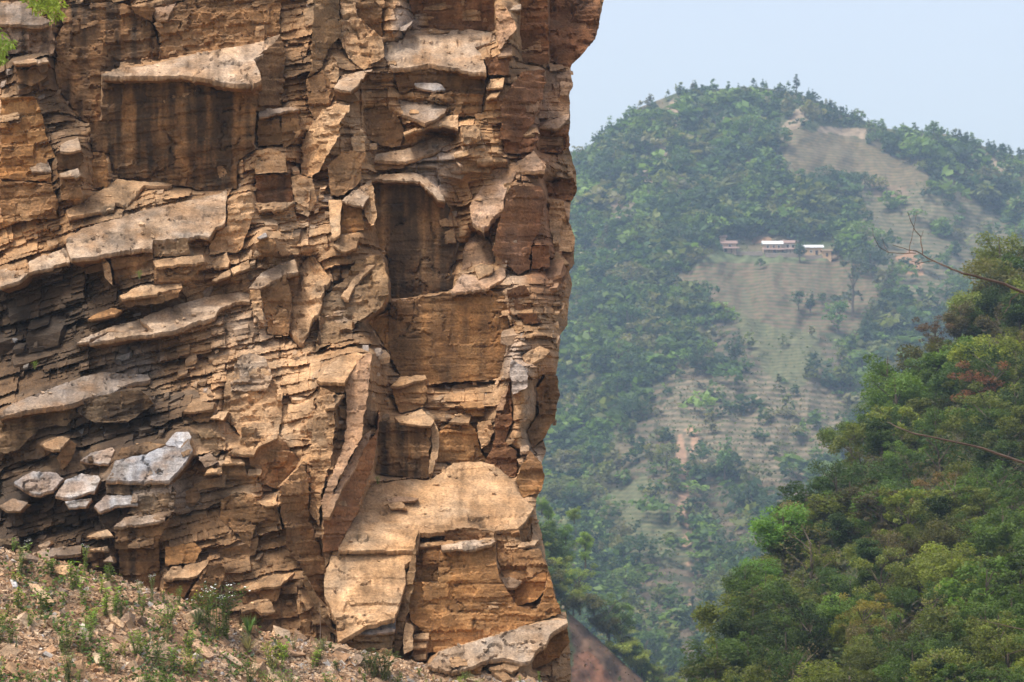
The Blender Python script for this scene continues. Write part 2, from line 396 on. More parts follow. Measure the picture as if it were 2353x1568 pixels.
 (4,'S',.2,'pink',0,.7,[(1270,760),(1280,600),(1300,520),(1420,430),(1450,440),(1510,600),(1530,700),(1370,710)]),
 (4,'S',99,'tan',0,.3,[(1365,720),(1420,700),(1520,720),(1510,770),(1400,820)]),
 (4,'T',.2,'pink',0,.3,[(720,975),(1000,955),(1190,918),(1190,932),(1000,978),(725,988)]),
 (4,'R',-.2,'red',.3,.4,[(1650,80),(1880,90),(1920,170),(1900,400),(1810,560),(1800,740),(1720,780),(1600,680),(1510,590),(1590,290)]),
 (4,'L',.35,'olive',0,.4,[(1590,70),(1660,60),(1640,180),(1570,450),(1500,570),(1490,460),(1560,290)]),
 (4,'F',.45,'orange',.05,.4,[(330,210),(480,235),(500,430),(320,465)]),
 (4,'G',.5,'tan',.05,.4,[(225,200),(330,205),(315,470),(255,510)]),
 (4,'T',.6,'light',0,.4,[(330,210),(420,120),(560,40),(545,180),(490,245)]),
 (4,'L',.75,'tan',0,.4,[(485,260),(555,60),(582,150),(592,330),(560,400),(520,340)]),
 (4,'S',.55,'tan',0,.4,[(260,560),(300,480),(470,470),(440,570),(340,600)]),
 (4,'B',.35,'olive',.05,1.8,[(160,960),(330,820),(450,680),(640,640),(690,800),(695,960),(600,1080),(480,1150),(330,1290),(120,1400),(150,1200)]),
 (4,'S',.5,'tan',0,.4,[(320,960),(400,840),(470,760),(620,650),(600,700),(500,790),(420,880),(380,980)]),
 (4,'F',.4,'orange',.15,.6,[(530,1150),(690,1060),(710,1300),(700,1420),(620,1260)]),
 (4,'O',.1,'red',.2,.6,[(1620,900),(1760,860),(1800,930),(1820,1050),(1640,1080)]),
 (4,'O',.05,'red',.3,.5,[(1700,1090),(1850,1080),(1900,1160),(1760,1170)]),
 (4,'O',-.1,'red',.25,.6,[(1820,560),(1950,560),(1960,720),(1810,740)]),
 (4,'S',-.05,'tan',0,.6,[(1970,700),(2000,600),(2060,640),(2110,700),(2000,720)]),
 (4,'F',-.2,'red',.1,1.2,[(1930,60),(2060,30),(2150,30),(2170,120),(2130,200),(2060,200),(1940,170)]),
 (4,'B',-.1,'tan',.05,1.6,[(1940,190),(2060,200),(2110,370),(2150,480),(2150,600),(2000,600),(1960,420)]),
 (6,'T',1.1,'tan',0,.4,[(130,240),(220,130),(350,40),(440,15),(520,30),(400,160),(350,262),(160,262)]),
 (6,'F',1.05,'brown',.1,.4,[(130,250),(350,265),(345,340),(180,345)]),
 (6,'T',.95,'tan',0,.4,[(170,350),(350,345),(270,460),(200,465)]),
 (6,'B',.9,'pink',.1,.5,[(520,30),(560,30),(550,200),(520,450),(500,520),(490,690),(300,1020),(190,1310),(160,1200),(330,800),(370,600),(360,280),(400,170)]),
 (6,'S',.85,'pink',0,.5,[(180,1310),(300,1050),(480,690),(560,640),(540,700),(440,900),(330,1080),(230,1310)]),
 (6,'R',.7,'red',.1,.4,[(225,1310),(330,1090),(540,710),(600,620),(610,470),(590,820),(540,1030),(460,1250),(380,1410),(300,1570),(190,1580),(180,1330)]),
 (6,'T',.5,'tan',0,.3,[(710,285),(790,210),(980,198),(992,225),(760,285)]),
 (6,'F',.45,'brown',.05,.6,[(715,290),(992,228),(1000,370),(970,450),(780,490),(740,390)]),
 (6,'T',.6,'tan',.1,.4,[(740,520),(840,510),(950,460),(1050,550),(1030,598),(930,595),(780,575)]),
 (6,'F',.55,'brown',.85,.6,[(620,575),(780,575),(1025,600),(1008,1015),(830,1000),(595,970),(600,700)]),
 (6,'G',.55,'tan',.05,.4,[(1025,600),(1052,560),(1082,640),(1062,900),(1015,1025)]),
 (6,'F',.35,'orange',.2,.5,[(1170,570),(1330,580),(1390,650),(1420,800),(1460,870),(1330,900),(1070,880),(1090,640)]),
 (6,'T',.45,'tan',0,.3,[(1170,570),(1250,490),(1340,520),(1325,580)]),
 (6,'T',.5,'orange',0,.3,[(1250,430),(1270,415),(1425,413),(1445,450),(1290,462)]),
 (6,'F',.4,'orange',.15,.7,[(1270,465),(1440,452),(1440,520),(1350,520)]),
 (6,'B',.35,'tan',0,1.6,[(1395,570),(1500,550),(1525,650),(1470,740),(1430,790),(1395,680)]),
 (6,'T',.35,'tan',0,.5,[(560,1060),(800,1030),(1010,1030),(1200,900),(1420,890),(1550,920),(1640,1000),(1730,1150),(1830,1250),(1765,1345),(1700,1405),(1500,1425),(1280,1405),(1150,1430),(940,1430),(925,1570),(300,1570),(380,1400),(470,1240),(540,1080)]),
 (6,'S',99,'pink',.05,.4,[(680,1170),(760,1150),(930,1170),(900,1190),(700,1195)]),
 (6,'S',99,'tan',0,.4,[(690,1210),(800,1200),(840,1245),(710,1250)]),
 (6,'F',-.1,'red',.05,.7,[(1530,520),(1650,250),(1665,540),(1610,720),(1700,800),(1700,990),(1640,1000),(1510,930),(1450,890),(1530,700)]),
 (6,'F',-.2,'orange',.05,.7,[(1800,780),(1890,880),(1915,980),(1885,1120),(1740,1165),(1690,1020)]),
 (6,'F',-.3,'brown',.1,.8,[(1870,500),(1850,300),(1940,200),(2015,200),(2035,340),(1995,560),(1915,690),(1820,780),(1780,640)]),
 (6,'B',.0,'blue',.1,.8,[(1650,60),(1740,110),(1785,150),(1785,290),(1670,350),(1645,200)]),
 (6,'S',.1,'tan',0,.7,[(1740,50),(1880,-30),(1960,20),(1900,60),(1780,120)]),
 (6,'L',.1,'pink',0,.4,[(1530,480),(1590,350),(1640,260),(1610,400),(1590,470)]),
 (2,'B',-.1,'red',.25,1.5,[(1950,-40),(2350,-40),(2350,150),(2330,260),(2230,410),(2140,480),(2120,530),(1960,500)]),
 (2,'B',-.1,'pink',.05,1.8,[(1960,500),(2120,540),(2130,620),(2140,680),(2110,740),(2110,880),(1880,960),(1840,900),(1680,900),(1780,700)]),
 (1,'T',.5,'grey',.1,.5,[(2030,870),(2300,850),(2350,870),(2180,900),(2030,925)]),
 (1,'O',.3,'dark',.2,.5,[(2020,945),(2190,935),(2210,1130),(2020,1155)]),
 (1,'F',.45,'tan',0,.5,[(2000,1190),(2120,1170),(2240,1210),(2255,1350),(2000,1365)]),
 (1,'F',.3,'brown',.1,.8,[(2210,890),(2330,880),(2360,1050),(2230,1160),(2200,1100)]),
 (4,'F',.4,'tan',.05,.6,[(-30,0),(100,30),(130,200),(60,330),(-30,300)]),
 (5,'B',.4,'light',0,1.6,[(1860,60),(1960,20),(2080,60),(2140,220),(2100,330),(1820,340),(1800,250)]),
 (6,'B',.5,'tan',.05,1.6,[(0,480),(120,430),(230,540),(220,640),(100,700),(0,680)]),
 (0,'L',.6,'tan',.05,.8,[(735,890),(770,905),(775,1000),(745,1110),(735,1210),(712,1180),(715,1050)]),
 (0,'R',.4,'brown',.15,.8,[(640,1120),(700,1060),(715,1200),(745,1290),(760,1400),(720,1360),(660,1250)]),
 (0,'B',.3,'tan',0,1.2,[(520,860),(600,830),(650,900),(640,1000),(560,1010),(510,950)]),
 (0,'G',.4,'tan',0,.9,[(660,640),(720,590),(760,640),(730,720),(690,790),(650,740)]),
 (0,'L',.35,'tan',.05,.8,[(690,330),(740,250),(800,240),(770,330),(720,410),(690,400)]),
 (0,'R',.2,'red',.2,.8,[(1150,230),(1200,165),(1255,160),(1240,250),(1190,330),(1150,320)]),
 (0,'R',.3,'brown',.15,.9,[(560,1010),(640,1000),(690,1060),(650,1130),(600,1110)]),
 (8,'S',.5,'tan',0,.55,[(930,235),(910,330),(870,480),(820,510),(830,640),(790,780),(740,930),(500,990),(400,1050),(300,1110),(285,960),(190,740),(190,600),(260,400),(340,235)]),
 (8,'L',.95,'olive',0,.4,[(935,250),(920,300),(900,620),(830,950),(770,1240),(715,1235),(740,1000),(800,780),(850,560),(870,480),(915,330)]),
 (8,'F',.2,'orange',.2,.45,[(1100,395),(1530,350),(1560,600),(1620,700),(1700,830),(1860,870),(1930,700),(1950,560),(2045,890),(1760,985),(1600,1050),(1080,1200),(1000,1200),(990,1060),(880,960),(840,830),(890,640),(1080,650)]),
 (8,'O',.3,'dark',0,.4,[(935,275),(1120,262),(1118,315),(930,335)]),  # dark colour paints in the shadow under the upper lip
 (8,'T',.55,'tan',0,.4,[(922,340),(1118,312),(1112,352),(918,368)]),
 (8,'F',.5,'orange',.1,.6,[(918,368),(1110,355),(1100,450),(1090,650),(890,650),(905,470)]),
 (8,'O',.3,'dark',0,.4,[(1130,240),(1300,222),(1530,245),(1525,310),(1130,325)]),  # lip shadow continues here, put into the face colour
 (8,'T',.6,'light',0,.4,[(1108,355),(1280,318),(1500,308),(1532,330),(1500,352),(1350,375),(1108,393)]),
 (8,'B',.4,'brown',.05,1.3,[(1530,235),(1720,250),(1740,350),(1700,400),(1870,400),(1945,560),(1740,650),(1600,600),(1540,450)]),
 (8,'F',1.3,'orange',.05,.4,[(1690,830),(1680,690),(1740,650),(1935,560),(1930,700),(1860,780),(1780,810)]),
 (8,'T',.5,'tan',0,.3,[(1705,375),(1730,330),(1870,320),(1840,355)]),
 (8,'R',.4,'brown',.1,.3,[(1715,340),(1745,190),(1825,125),(1800,260),(1770,330)]),
 (8,'S',.45,'grey',0,.5,[(1570,610),(1640,600),(1740,640),(1690,680),(1620,680)]),
 (8,'S',.85,'light',0,.45,[(1000,1300),(1090,1190),(1600,1040),(1900,950),(2090,930),(2100,960),(1960,1060),(1930,1130),(1850,1180),(1800,1265),(1740,1275),(1600,1235),(1480,1245),(1370,1300),(1200,1350)]),
 (8,'F',.8,'orange',.05,.4,[(1810,1340),(1820,1210),(1960,1070),(2095,970),(2115,1110),(2030,1240),(1900,1300)]),
 (8,'S',.9,'tan',0,.3,[(895,1060),(910,1045),(1012,1040),(1012,1092),(890,1095)]),
 (8,'S',.95,'tan',0,.3,[(890,1122),(1002,1110),(992,1162),(890,1165)]),
 (8,'S',1.0,'tan',0,.3,[(885,1218),(987,1205),(987,1242),(900,1245)]),
 (8,'F',.6,'brown',.2,.4,[(880,1090),(1010,1090),(1000,1260),(880,1260)]),
 (8,'B',.95,'tan',0,.4,[(830,955),(885,985),(882,1180),(815,1210),(810,1050)]),
 (8,'S',.75,'blue',.05,1.2,[(430,1055),(500,1000),(750,930),(742,1040),(560,1065)]),
 (8,'F',.9,'olive',.1,1.2,[(330,1100),(430,1060),(740,1045),(730,1150),(560,1180),(330,1160)]),
 (8,'F',1.0,'brown',.1,1.2,[(560,1180),(720,1160),(720,1250),(560,1250)]),
 (8,'F',.6,'brown',.2,1.2,[(0,780),(130,960),(130,1080),(40,1080),(0,1000)]),
 (8,'R',.8,'olive',.1,.4,[(20,560),(60,620),(190,860),(290,1060),(270,1080),(180,940),(20,640)]),
 (8,'S',1.35,'tan',.05,.4,[(1560,1290),(1640,1250),(1720,1300),(1660,1350)]),
 (8,'S',1.35,'brown',.05,.4,[(1480,1320),(1560,1300),(1660,1390),(1600,1410)]),
 (8,'F',1.3,'orange',.05,.5,[(1170,1340),(1380,1300),(1440,1300),(1420,1370),(1200,1380)]),
]
SIL = [(1392,-260),(1392,-20),(1388,0),(1378,45),(1370,80),(1340,125),(1312,150),(1312,170),(1316,200),(1307,217),(1310,260),(1309,290),(1308,340),(1316,375),(1324,400),(1325,440),(1313,461),(1307,510),
       (1319,543),(1319,607),(1307,625),(1315,654),(1307,692),(1304,748),(1287,771),(1284,820),(1278,863),(1284,901),(1272,968),(1249,1006),(1255,1036),(1243,1068),(1249,1091),(1240,1132),(1231,1147),
       (1232,1190),(1243,1219),(1254,1281),(1260,1310),(1275,1360),(1287,1407),(1304,1424),(1301,1442),(1310,1486),(1312,1568),(1314,1760)]
_sy = np.array([p[1] for p in SIL], float); _sx = np.array([p[0] for p in SIL], float)
def sil_x(py):
    return np.interp(py, _sy, _sx)

def D0(px, py):
    """how far the cliff reaches out towards the viewer, metres in front of the plane y = 60"""
    px = np.asarray(px, float); py = np.asarray(py, float)
    d = 5.6 * (py / VH) + 0.35 * np.sin(px / 210.0) + 0.25 * np.sin(py / 170.0 + px / 400.0)
    bay = sstep(830, 900, px) * (1 - sstep(1130, 1190, px)) * sstep(380, 430, py) * (1 - sstep(1020, 1120, py))
    d = d - 1.3 * bay + 0.5 * np.exp(-((px - 790) / 60.0) ** 2) * sstep(500, 800, py)
    d = d - 2.6 * np.clip((px - 1150) / 170.0, 0, 2) ** 1.6
    return d

# colour zones: centre, radii, palette key, strength
ZONES = [(180,1000,340,430,'dark',.5),(60,130,120,100,'dark',.7),(130,330,80,160,'dark',.8),(110,745,330,170,'black',.98),(330,720,150,80,'dark',.7),(80,1180,330,160,'black',.92),(250,960,230,110,'black',1.0),(400,1200,200,130,'dark',.9),(250,1290,200,80,'dark',.9),  # left-middle dark zones: mineral stain with the shade there painted in
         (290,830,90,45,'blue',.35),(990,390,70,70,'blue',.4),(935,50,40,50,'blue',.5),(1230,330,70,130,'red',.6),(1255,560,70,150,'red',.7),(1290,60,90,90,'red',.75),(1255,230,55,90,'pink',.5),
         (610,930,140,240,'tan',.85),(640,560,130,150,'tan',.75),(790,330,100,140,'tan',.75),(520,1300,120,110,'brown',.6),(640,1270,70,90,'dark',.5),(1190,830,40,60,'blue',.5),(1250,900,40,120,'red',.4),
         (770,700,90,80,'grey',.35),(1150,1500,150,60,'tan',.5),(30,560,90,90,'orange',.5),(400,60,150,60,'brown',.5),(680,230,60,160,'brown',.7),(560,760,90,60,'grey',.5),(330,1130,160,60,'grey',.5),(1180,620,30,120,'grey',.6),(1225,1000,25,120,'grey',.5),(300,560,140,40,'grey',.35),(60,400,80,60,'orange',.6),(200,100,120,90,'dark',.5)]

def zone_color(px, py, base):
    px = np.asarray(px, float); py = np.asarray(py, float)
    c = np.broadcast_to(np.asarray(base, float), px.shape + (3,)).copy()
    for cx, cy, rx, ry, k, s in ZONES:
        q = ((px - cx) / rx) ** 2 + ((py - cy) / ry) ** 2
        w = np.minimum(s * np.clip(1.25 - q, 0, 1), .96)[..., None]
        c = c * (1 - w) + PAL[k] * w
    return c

def streaks(px, py):
    """dark mineral streaks that run down the faces, 0..1"""
    a = fbm(p3(px / 17.0, py / 260.0, 3.3), 3, 5)
    b = fbm(p3(px / 70.0, py / 150.0, 9.1), 3, 25)
    c = fbm(p3(px / 5.0, py / 90.0, 1.1), 2, 45)
    return np.clip(0.5 + 0.9 * a + 0.75 * b + 0.35 * c, 0, 1)

def bed_angle(px):
    return np.radians(14.0) * (1 - sstep(380, 760, px)) + np.radians(2.0)

def bed_F(x):
    """height of one bedding line along x: rises to the right on the left part, flattens out"""
    x0, w = -3.9, 1.2
    q = -(np.asarray(x, float) - x0) / w
    return   .04 * x - .255 * w * np.logaddexp(0, q)

def blocks_relief(P, px, h=0.28, w=0.85, seed=0):
    """stepped relief: layers of different depth cut by joints, -1..1"""
    a = bed_angle(px) * 0
    s = P[..., 2] - .4 * bed_F(P[..., 0]) + 0.10 * fbm(P * 0.55, 3, seed + 3) + 0.05 * fbm(P * 2.6, 2, seed + 5)
    u = P[..., 0] * np.cos(a) + P[..., 2] * np.sin(a) + 0.25 * fbm(P * 0.7, 3, seed + 8)
    k = np.floor(s / h)
    off = _hash(k.astype(np.int64), k.astype(np.int64) * 0 + 5, k.astype(np.int64) * 0, seed)
    j = np.floor(u / (w * (0.5 + off)) + off * 7.0)
    r = _hash(k.astype(np.int64), j.astype(np.int64), k.astype(np.int64) * 0 + 3, seed + 1)
    tilt = (s / h - k - 0.5) * (_hash(k.astype(np.int64), j.astype(np.int64), k.astype(np.int64) * 0 + 9, seed + 2) - 0.3)
    return (r * 2 - 1) + 0.5 * tilt

def bedded(P, px, h, w, seed, lip=.55, rise=.8, warp=.09):
    """continuous beds: each bed stands out differently, its top slopes back, joints cut it into lengths"""
    a = bed_angle(px) * 0
    s = P[..., 2] - bed_F(P[..., 0]) + warp * fbm(P * 0.45, 3, seed + 3) + .2 * h * fbm(P * 2.2, 3, seed + 5)
    u = P[..., 0] * np.cos(a) + P[..., 2] * np.sin(a) + 0.4 * (P[..., 2] + .5 * P[..., 0]) * .3 + 0.3 * fbm(P * 0.6, 3, seed + 8)
    # uneven bed thickness
    s = s + .30 * h * np.sin(s / h * 1.7) + .2 * h * np.sin(s / h * .61 + 1.3)
    k = np.floor(s / h); t = s / h - k
    ki = k.astype(np.int64); z0 = ki * 0
    off = _hash(ki, z0 + 5, z0, seed)
    j = np.floor(u / (w * (.5 + off)) + off * 7.0).astype(np.int64)
    r = .35 * vnoise(p3(u * .8, k * 3.7, seed * 1.3), seed + 4) + .8 * (_hash(ki, j, z0 + 3, seed + 1) * 2 - 1)
    tilt = (u / (w * (.5 + off)) + off * 7.0 - j - .5) * (_hash(ki, j, z0 + 11, seed + 6) - .5) * .8
    return r + tilt - rise * np.clip((t - lip) / (1 - lip), 0, 1)

# ---- facets -> planes
class Facet: pass
FACETS = []
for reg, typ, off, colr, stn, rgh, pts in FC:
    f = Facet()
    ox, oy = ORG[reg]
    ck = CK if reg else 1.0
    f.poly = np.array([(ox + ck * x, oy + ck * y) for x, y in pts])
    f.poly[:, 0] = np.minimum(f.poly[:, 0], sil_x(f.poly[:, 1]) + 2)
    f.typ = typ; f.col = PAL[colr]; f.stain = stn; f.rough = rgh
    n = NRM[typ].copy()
    f.n = n
    if typ in 'TSP':
        i = int(np.argmax(f.poly[:, 1]))
    elif typ in 'FOB':
        i = int(np.argmin(f.poly[:, 1]))
    else:
        i = -1
    a = f.poly[i] if i >= 0 else f.poly.mean(0)
    ax = a[0] if i < 0 else 0.5 * (a[0] + f.poly[:, 0].mean())
    # small personal turn so that neighbours do not share one normal
    n += rng.normal(0, 0.05, 3); n /= np.linalg.norm(n); f.n = n
    f.rest = off > 90; f.low = a
    f.P0 = at(a[0], a[1], 60.0 - (D0(ax, a[1]) + (0 if f.rest else off)))
    FACETS.append(f)

def facet_Y(f, px, py):
    d = rays(px, py)
    return (f.n @ f.P0) / (d @ f.n)

# ---- faces stand on the ledges below them, ledges crown the faces below them
_gx = np.arange(-20, 1408, 4.0); _gy = np.arange(-20, 1600, 4.0)
_GX, _GY = np.meshgrid(_gx, _gy)
for f in FACETS:
    f.m = inpoly(_GX, _GY, f.poly)
    f.bot = f.poly[:, 1].max()
def contact(up, lo):
    """cells where facet lo lies right under facet up"""
    mu, ml = up.m, lo.m
    hit = np.zeros(mu.shape, bool)
    edge_u = mu & ~np.vstack([mu[1:], np.zeros((1, mu.shape[1]), bool)])
    for k in range(0, 4):
        sh = np.zeros_like(ml)
        if k: sh[:-k] = ml[k:]
        else: sh = ml
        hit |= edge_u & sh
    return hit
for f in sorted(FACETS, key=lambda q: -q.bot):
    if f.rest: continue
    best = []
    for g in FACETS:
        if g is f or g.rest or g.poly[:, 1].max() < f.bot - 2 or g.poly[:, 1].min() > f.bot + 30: continue
        if f.poly[:, 0].max() < g.poly[:, 0].min() or f.poly[:, 0].min() > g.poly[:, 0].max(): continue
        if (f.typ in 'TSGP') == (g.typ in 'TSGP'): continue
        h = contact(f, g)
        if h.sum() < 3: continue
        gap = facet_Y(g, _GX[h], _GY[h]) - facet_Y(f, _GX[h], _GY[h])     # > 0: f stands in front of g
        best.append((h.sum(), np.median(gap), g))
    if best:
        wsum = sum(b[0] for b in best); gap = sum(b[0] * b[1] for b in best) / wsum
        if f.typ in 'TSGP':
            sh = gap - .10 if abs(gap - .10) > .0 else 0
            sh = np.clip(sh, -1.2, 2.2)
        else:
            sh = max(gap - .12, 0) if gap > 0 else min(gap + .5, 0)
            sh = np.clip(sh, -1.0, 2.4)
        f.P0 = f.P0 + np.array([0, sh, 0])

for f in FACETS:          # loose plates lie on the ledge below them
    if f.rest:
        x, y = f.low
        under = [g for g in FACETS if g is not f and not g.rest and inpoly(np.array([x]), np.array([y]), g.poly)[0]]
        if under:
            f.P0 = at(x, y, min(float(facet_Y(g, np.array([x]), np.array([y]))[0]) for g in under) - .07)

# ---- base depth: behind the facets, smoothly joined between them
GS = 4.0
gx = np.arange(-260, 1408, GS); gy = np.arange(-260, 1760, GS)
GX, GY = np.meshgrid(gx, gy)
Dg = D0(GX, GY)
known = np.zeros(GX.shape, bool)
Dk = np.full(GX.shape, -99.0)
for f in FACETS:
    m = inpoly(GX, GY, f.poly)
    if m.any():
        d = 60.0 - facet_Y(f, GX[m], GY[m])
        Dk[m] = np.maximum(Dk[m], np.clip(d, D0(GX[m], GY[m]) - 6, D0(GX[m], GY[m]) + 4))
        known |= m
Bm = np.where(known, Dk - 0.28, Dg)
far_ = (GX < -40) | (GY < -40) | (GY > 1620)
fixed = known | far_
for it in range(260):
    q = 0.25 * (np.roll(Bm, 1, 0) + np.roll(Bm, -1, 0) + np.roll(Bm, 1, 1) + np.roll(Bm, -1, 1))
    Bm = np.where(fixed, Bm, 0.985 * q + 0.015 * Dg)

def grid_at(A, px, py):
    x = np.clip((np.asarray(px) - gx[0]) / GS, 0, A.shape[1] - 1.001); y = np.clip((np.asarray(py) - gy[0]) / GS, 0, A.shape[0] - 1.001)
    i = x.astype(int); j = y.astype(int); u = x - i; v = y - j
    return (A[j, i] * (1 - u) + A[j, i + 1] * u) * (1 - v) + (A[j + 1, i] * (1 - u) + A[j + 1, i + 1] * u) * v

# ---- base body mesh (closed round its right-hand edge and back)
PYr = np.concatenate([np.arange(-260, -36, 12.0), np.arange(-36, 1600, 2.7), np.arange(1600, 1761, 10.0)])
xr = sil_x(PYr) + 3.0 * fbm(p3(PYr / 14.0, 0.5, 0.2), 3, 77)
tt = np.concatenate([np.linspace(0, .13, 24)[:-1], np.linspace(.13, 1, 520)])
PX = -260 + tt[None, :] * (xr[:, None] + 260)
PY = np.broadcast_to(PYr[:, None], PX.shape)
Dd = grid_at(Bm, PX, PY)
P = at(PX, PY, 60 - Dd)
shat = sstep(-.15, .25, fbm(P * .45, 3, 19))            # where the rock is shattered small
rel = .17 * bedded(P, PX, .58, 1.1, 11) + .11 * bedded(P, PX, .25, .45, 31) + .045 * (.3 + shat) * bedded(P, PX, .11, .20, 51) + .06 * fbm(P * 2.6, 4, 9) + .12 * fbm(P * .9, 3, 15) + .10
edge = sstep(0, 26, xr[:, None] - PX)
P = at(PX, PY, 60 - Dd - rel * (0.45 + 0.55 * edge))
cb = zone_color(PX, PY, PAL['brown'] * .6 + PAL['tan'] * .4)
bedc = bedded(P, PX, .46, 1.3, 11, rise=0.) * .16 + bedded(P, PX, .19, .55, 31, rise=0.) * .12
cb = cb * (1 + 0.40 * fbm(P * 0.9, 4, 13) + bedc)[..., None]
tw = sstep(.0, .3, fbm(P * .7, 3, 23))[..., None]
cb = cb * (1 - .45 * tw) + (cb * .3 + PAL['tan'] * .7 * np.clip(cb.mean(-1, keepdims=True) / .17, 0, 1)) * .45 * tw
st = streaks(PX, PY)
cb = cb * (1 - 0.28 * st[..., None])
# the side and back of the cliff
rings = [P]; crings = [cb]
back = []
for k in range(1, 15):
    Yb = 60 - Dd[:, -1] + k * 1.1 + 0.35 * k * fbm(p3(PYr / 60.0, k * 0.6, 4.4), 3, 91)
    q = at(xr - 1.0 - 3.0 * k - 6 * k * np.clip(fbm(p3(PYr / 45.0, k * 0.5, 8.4), 3, 93), -.2, 1), PYr, Yb)
    back.append(q)
side = np.stack(back, 1)
V = np.concatenate([P, side], 1)
Cc = np.concatenate([cb, np.broadcast_to(PAL['red'], side.shape) * (1 + 0.3 * fbm(side, 2, 5))[..., None]], 1)
nr, nc = V.shape[:2]
idx = np.arange(nr * nc).reshape(nr, nc)
Q = np.stack([idx[:-1, :-1], idx[1:, :-1], idx[1:, 1:], idx[:-1, 1:]], -1).reshape(-1, 4)
me = mesh_from('cliff', V.reshape(-1, 3), Q, ROCK, Cc.reshape(-1, 3))
cliff = link('cliff', me, kind='structure', label='tall tan and rust-brown cliff of fractured layered rock', category='cliff')

# ---- facets as rock slabs and blocks with their own edges and depth
def rough_outline(poly, step=7.0, amp=1.7, seed=0):
    """broken edge: straight chips of uneven length"""
    r = np.random.default_rng(1000 + seed)
    out = []
    n = len(poly)
    for i in range(n):
        a, b = poly[i], poly[(i + 1) % n]
        L = np.hypot(*(b - a))
        nn = np.array([-(b - a)[1], (b - a)[0]]) / max(L, 1e-6)
        kn = [0.0]; jv = [r.uniform(-.4, .4)]
        while kn[-1] < L:
            kn.append(kn[-1] + r.uniform(3, 16)); jv.append(r.uniform(-1.1, 1.1))
            if r.random() < .4:      # a notch
                kn.append(kn[-1] + 1.0); jv.append(r.uniform(-1.1, 1.1))
        m = max(1, int(L / step))
        t = np.arange(m) / m * L
        j = amp * np.interp(t, kn, jv) + .25 * r.normal(0, 1, m)
        out.append(a[None] + (b - a)[None] * (t / max(L, 1e-6))[:, None] + nn[None] * j[:, None])
    return np.concatenate(out)

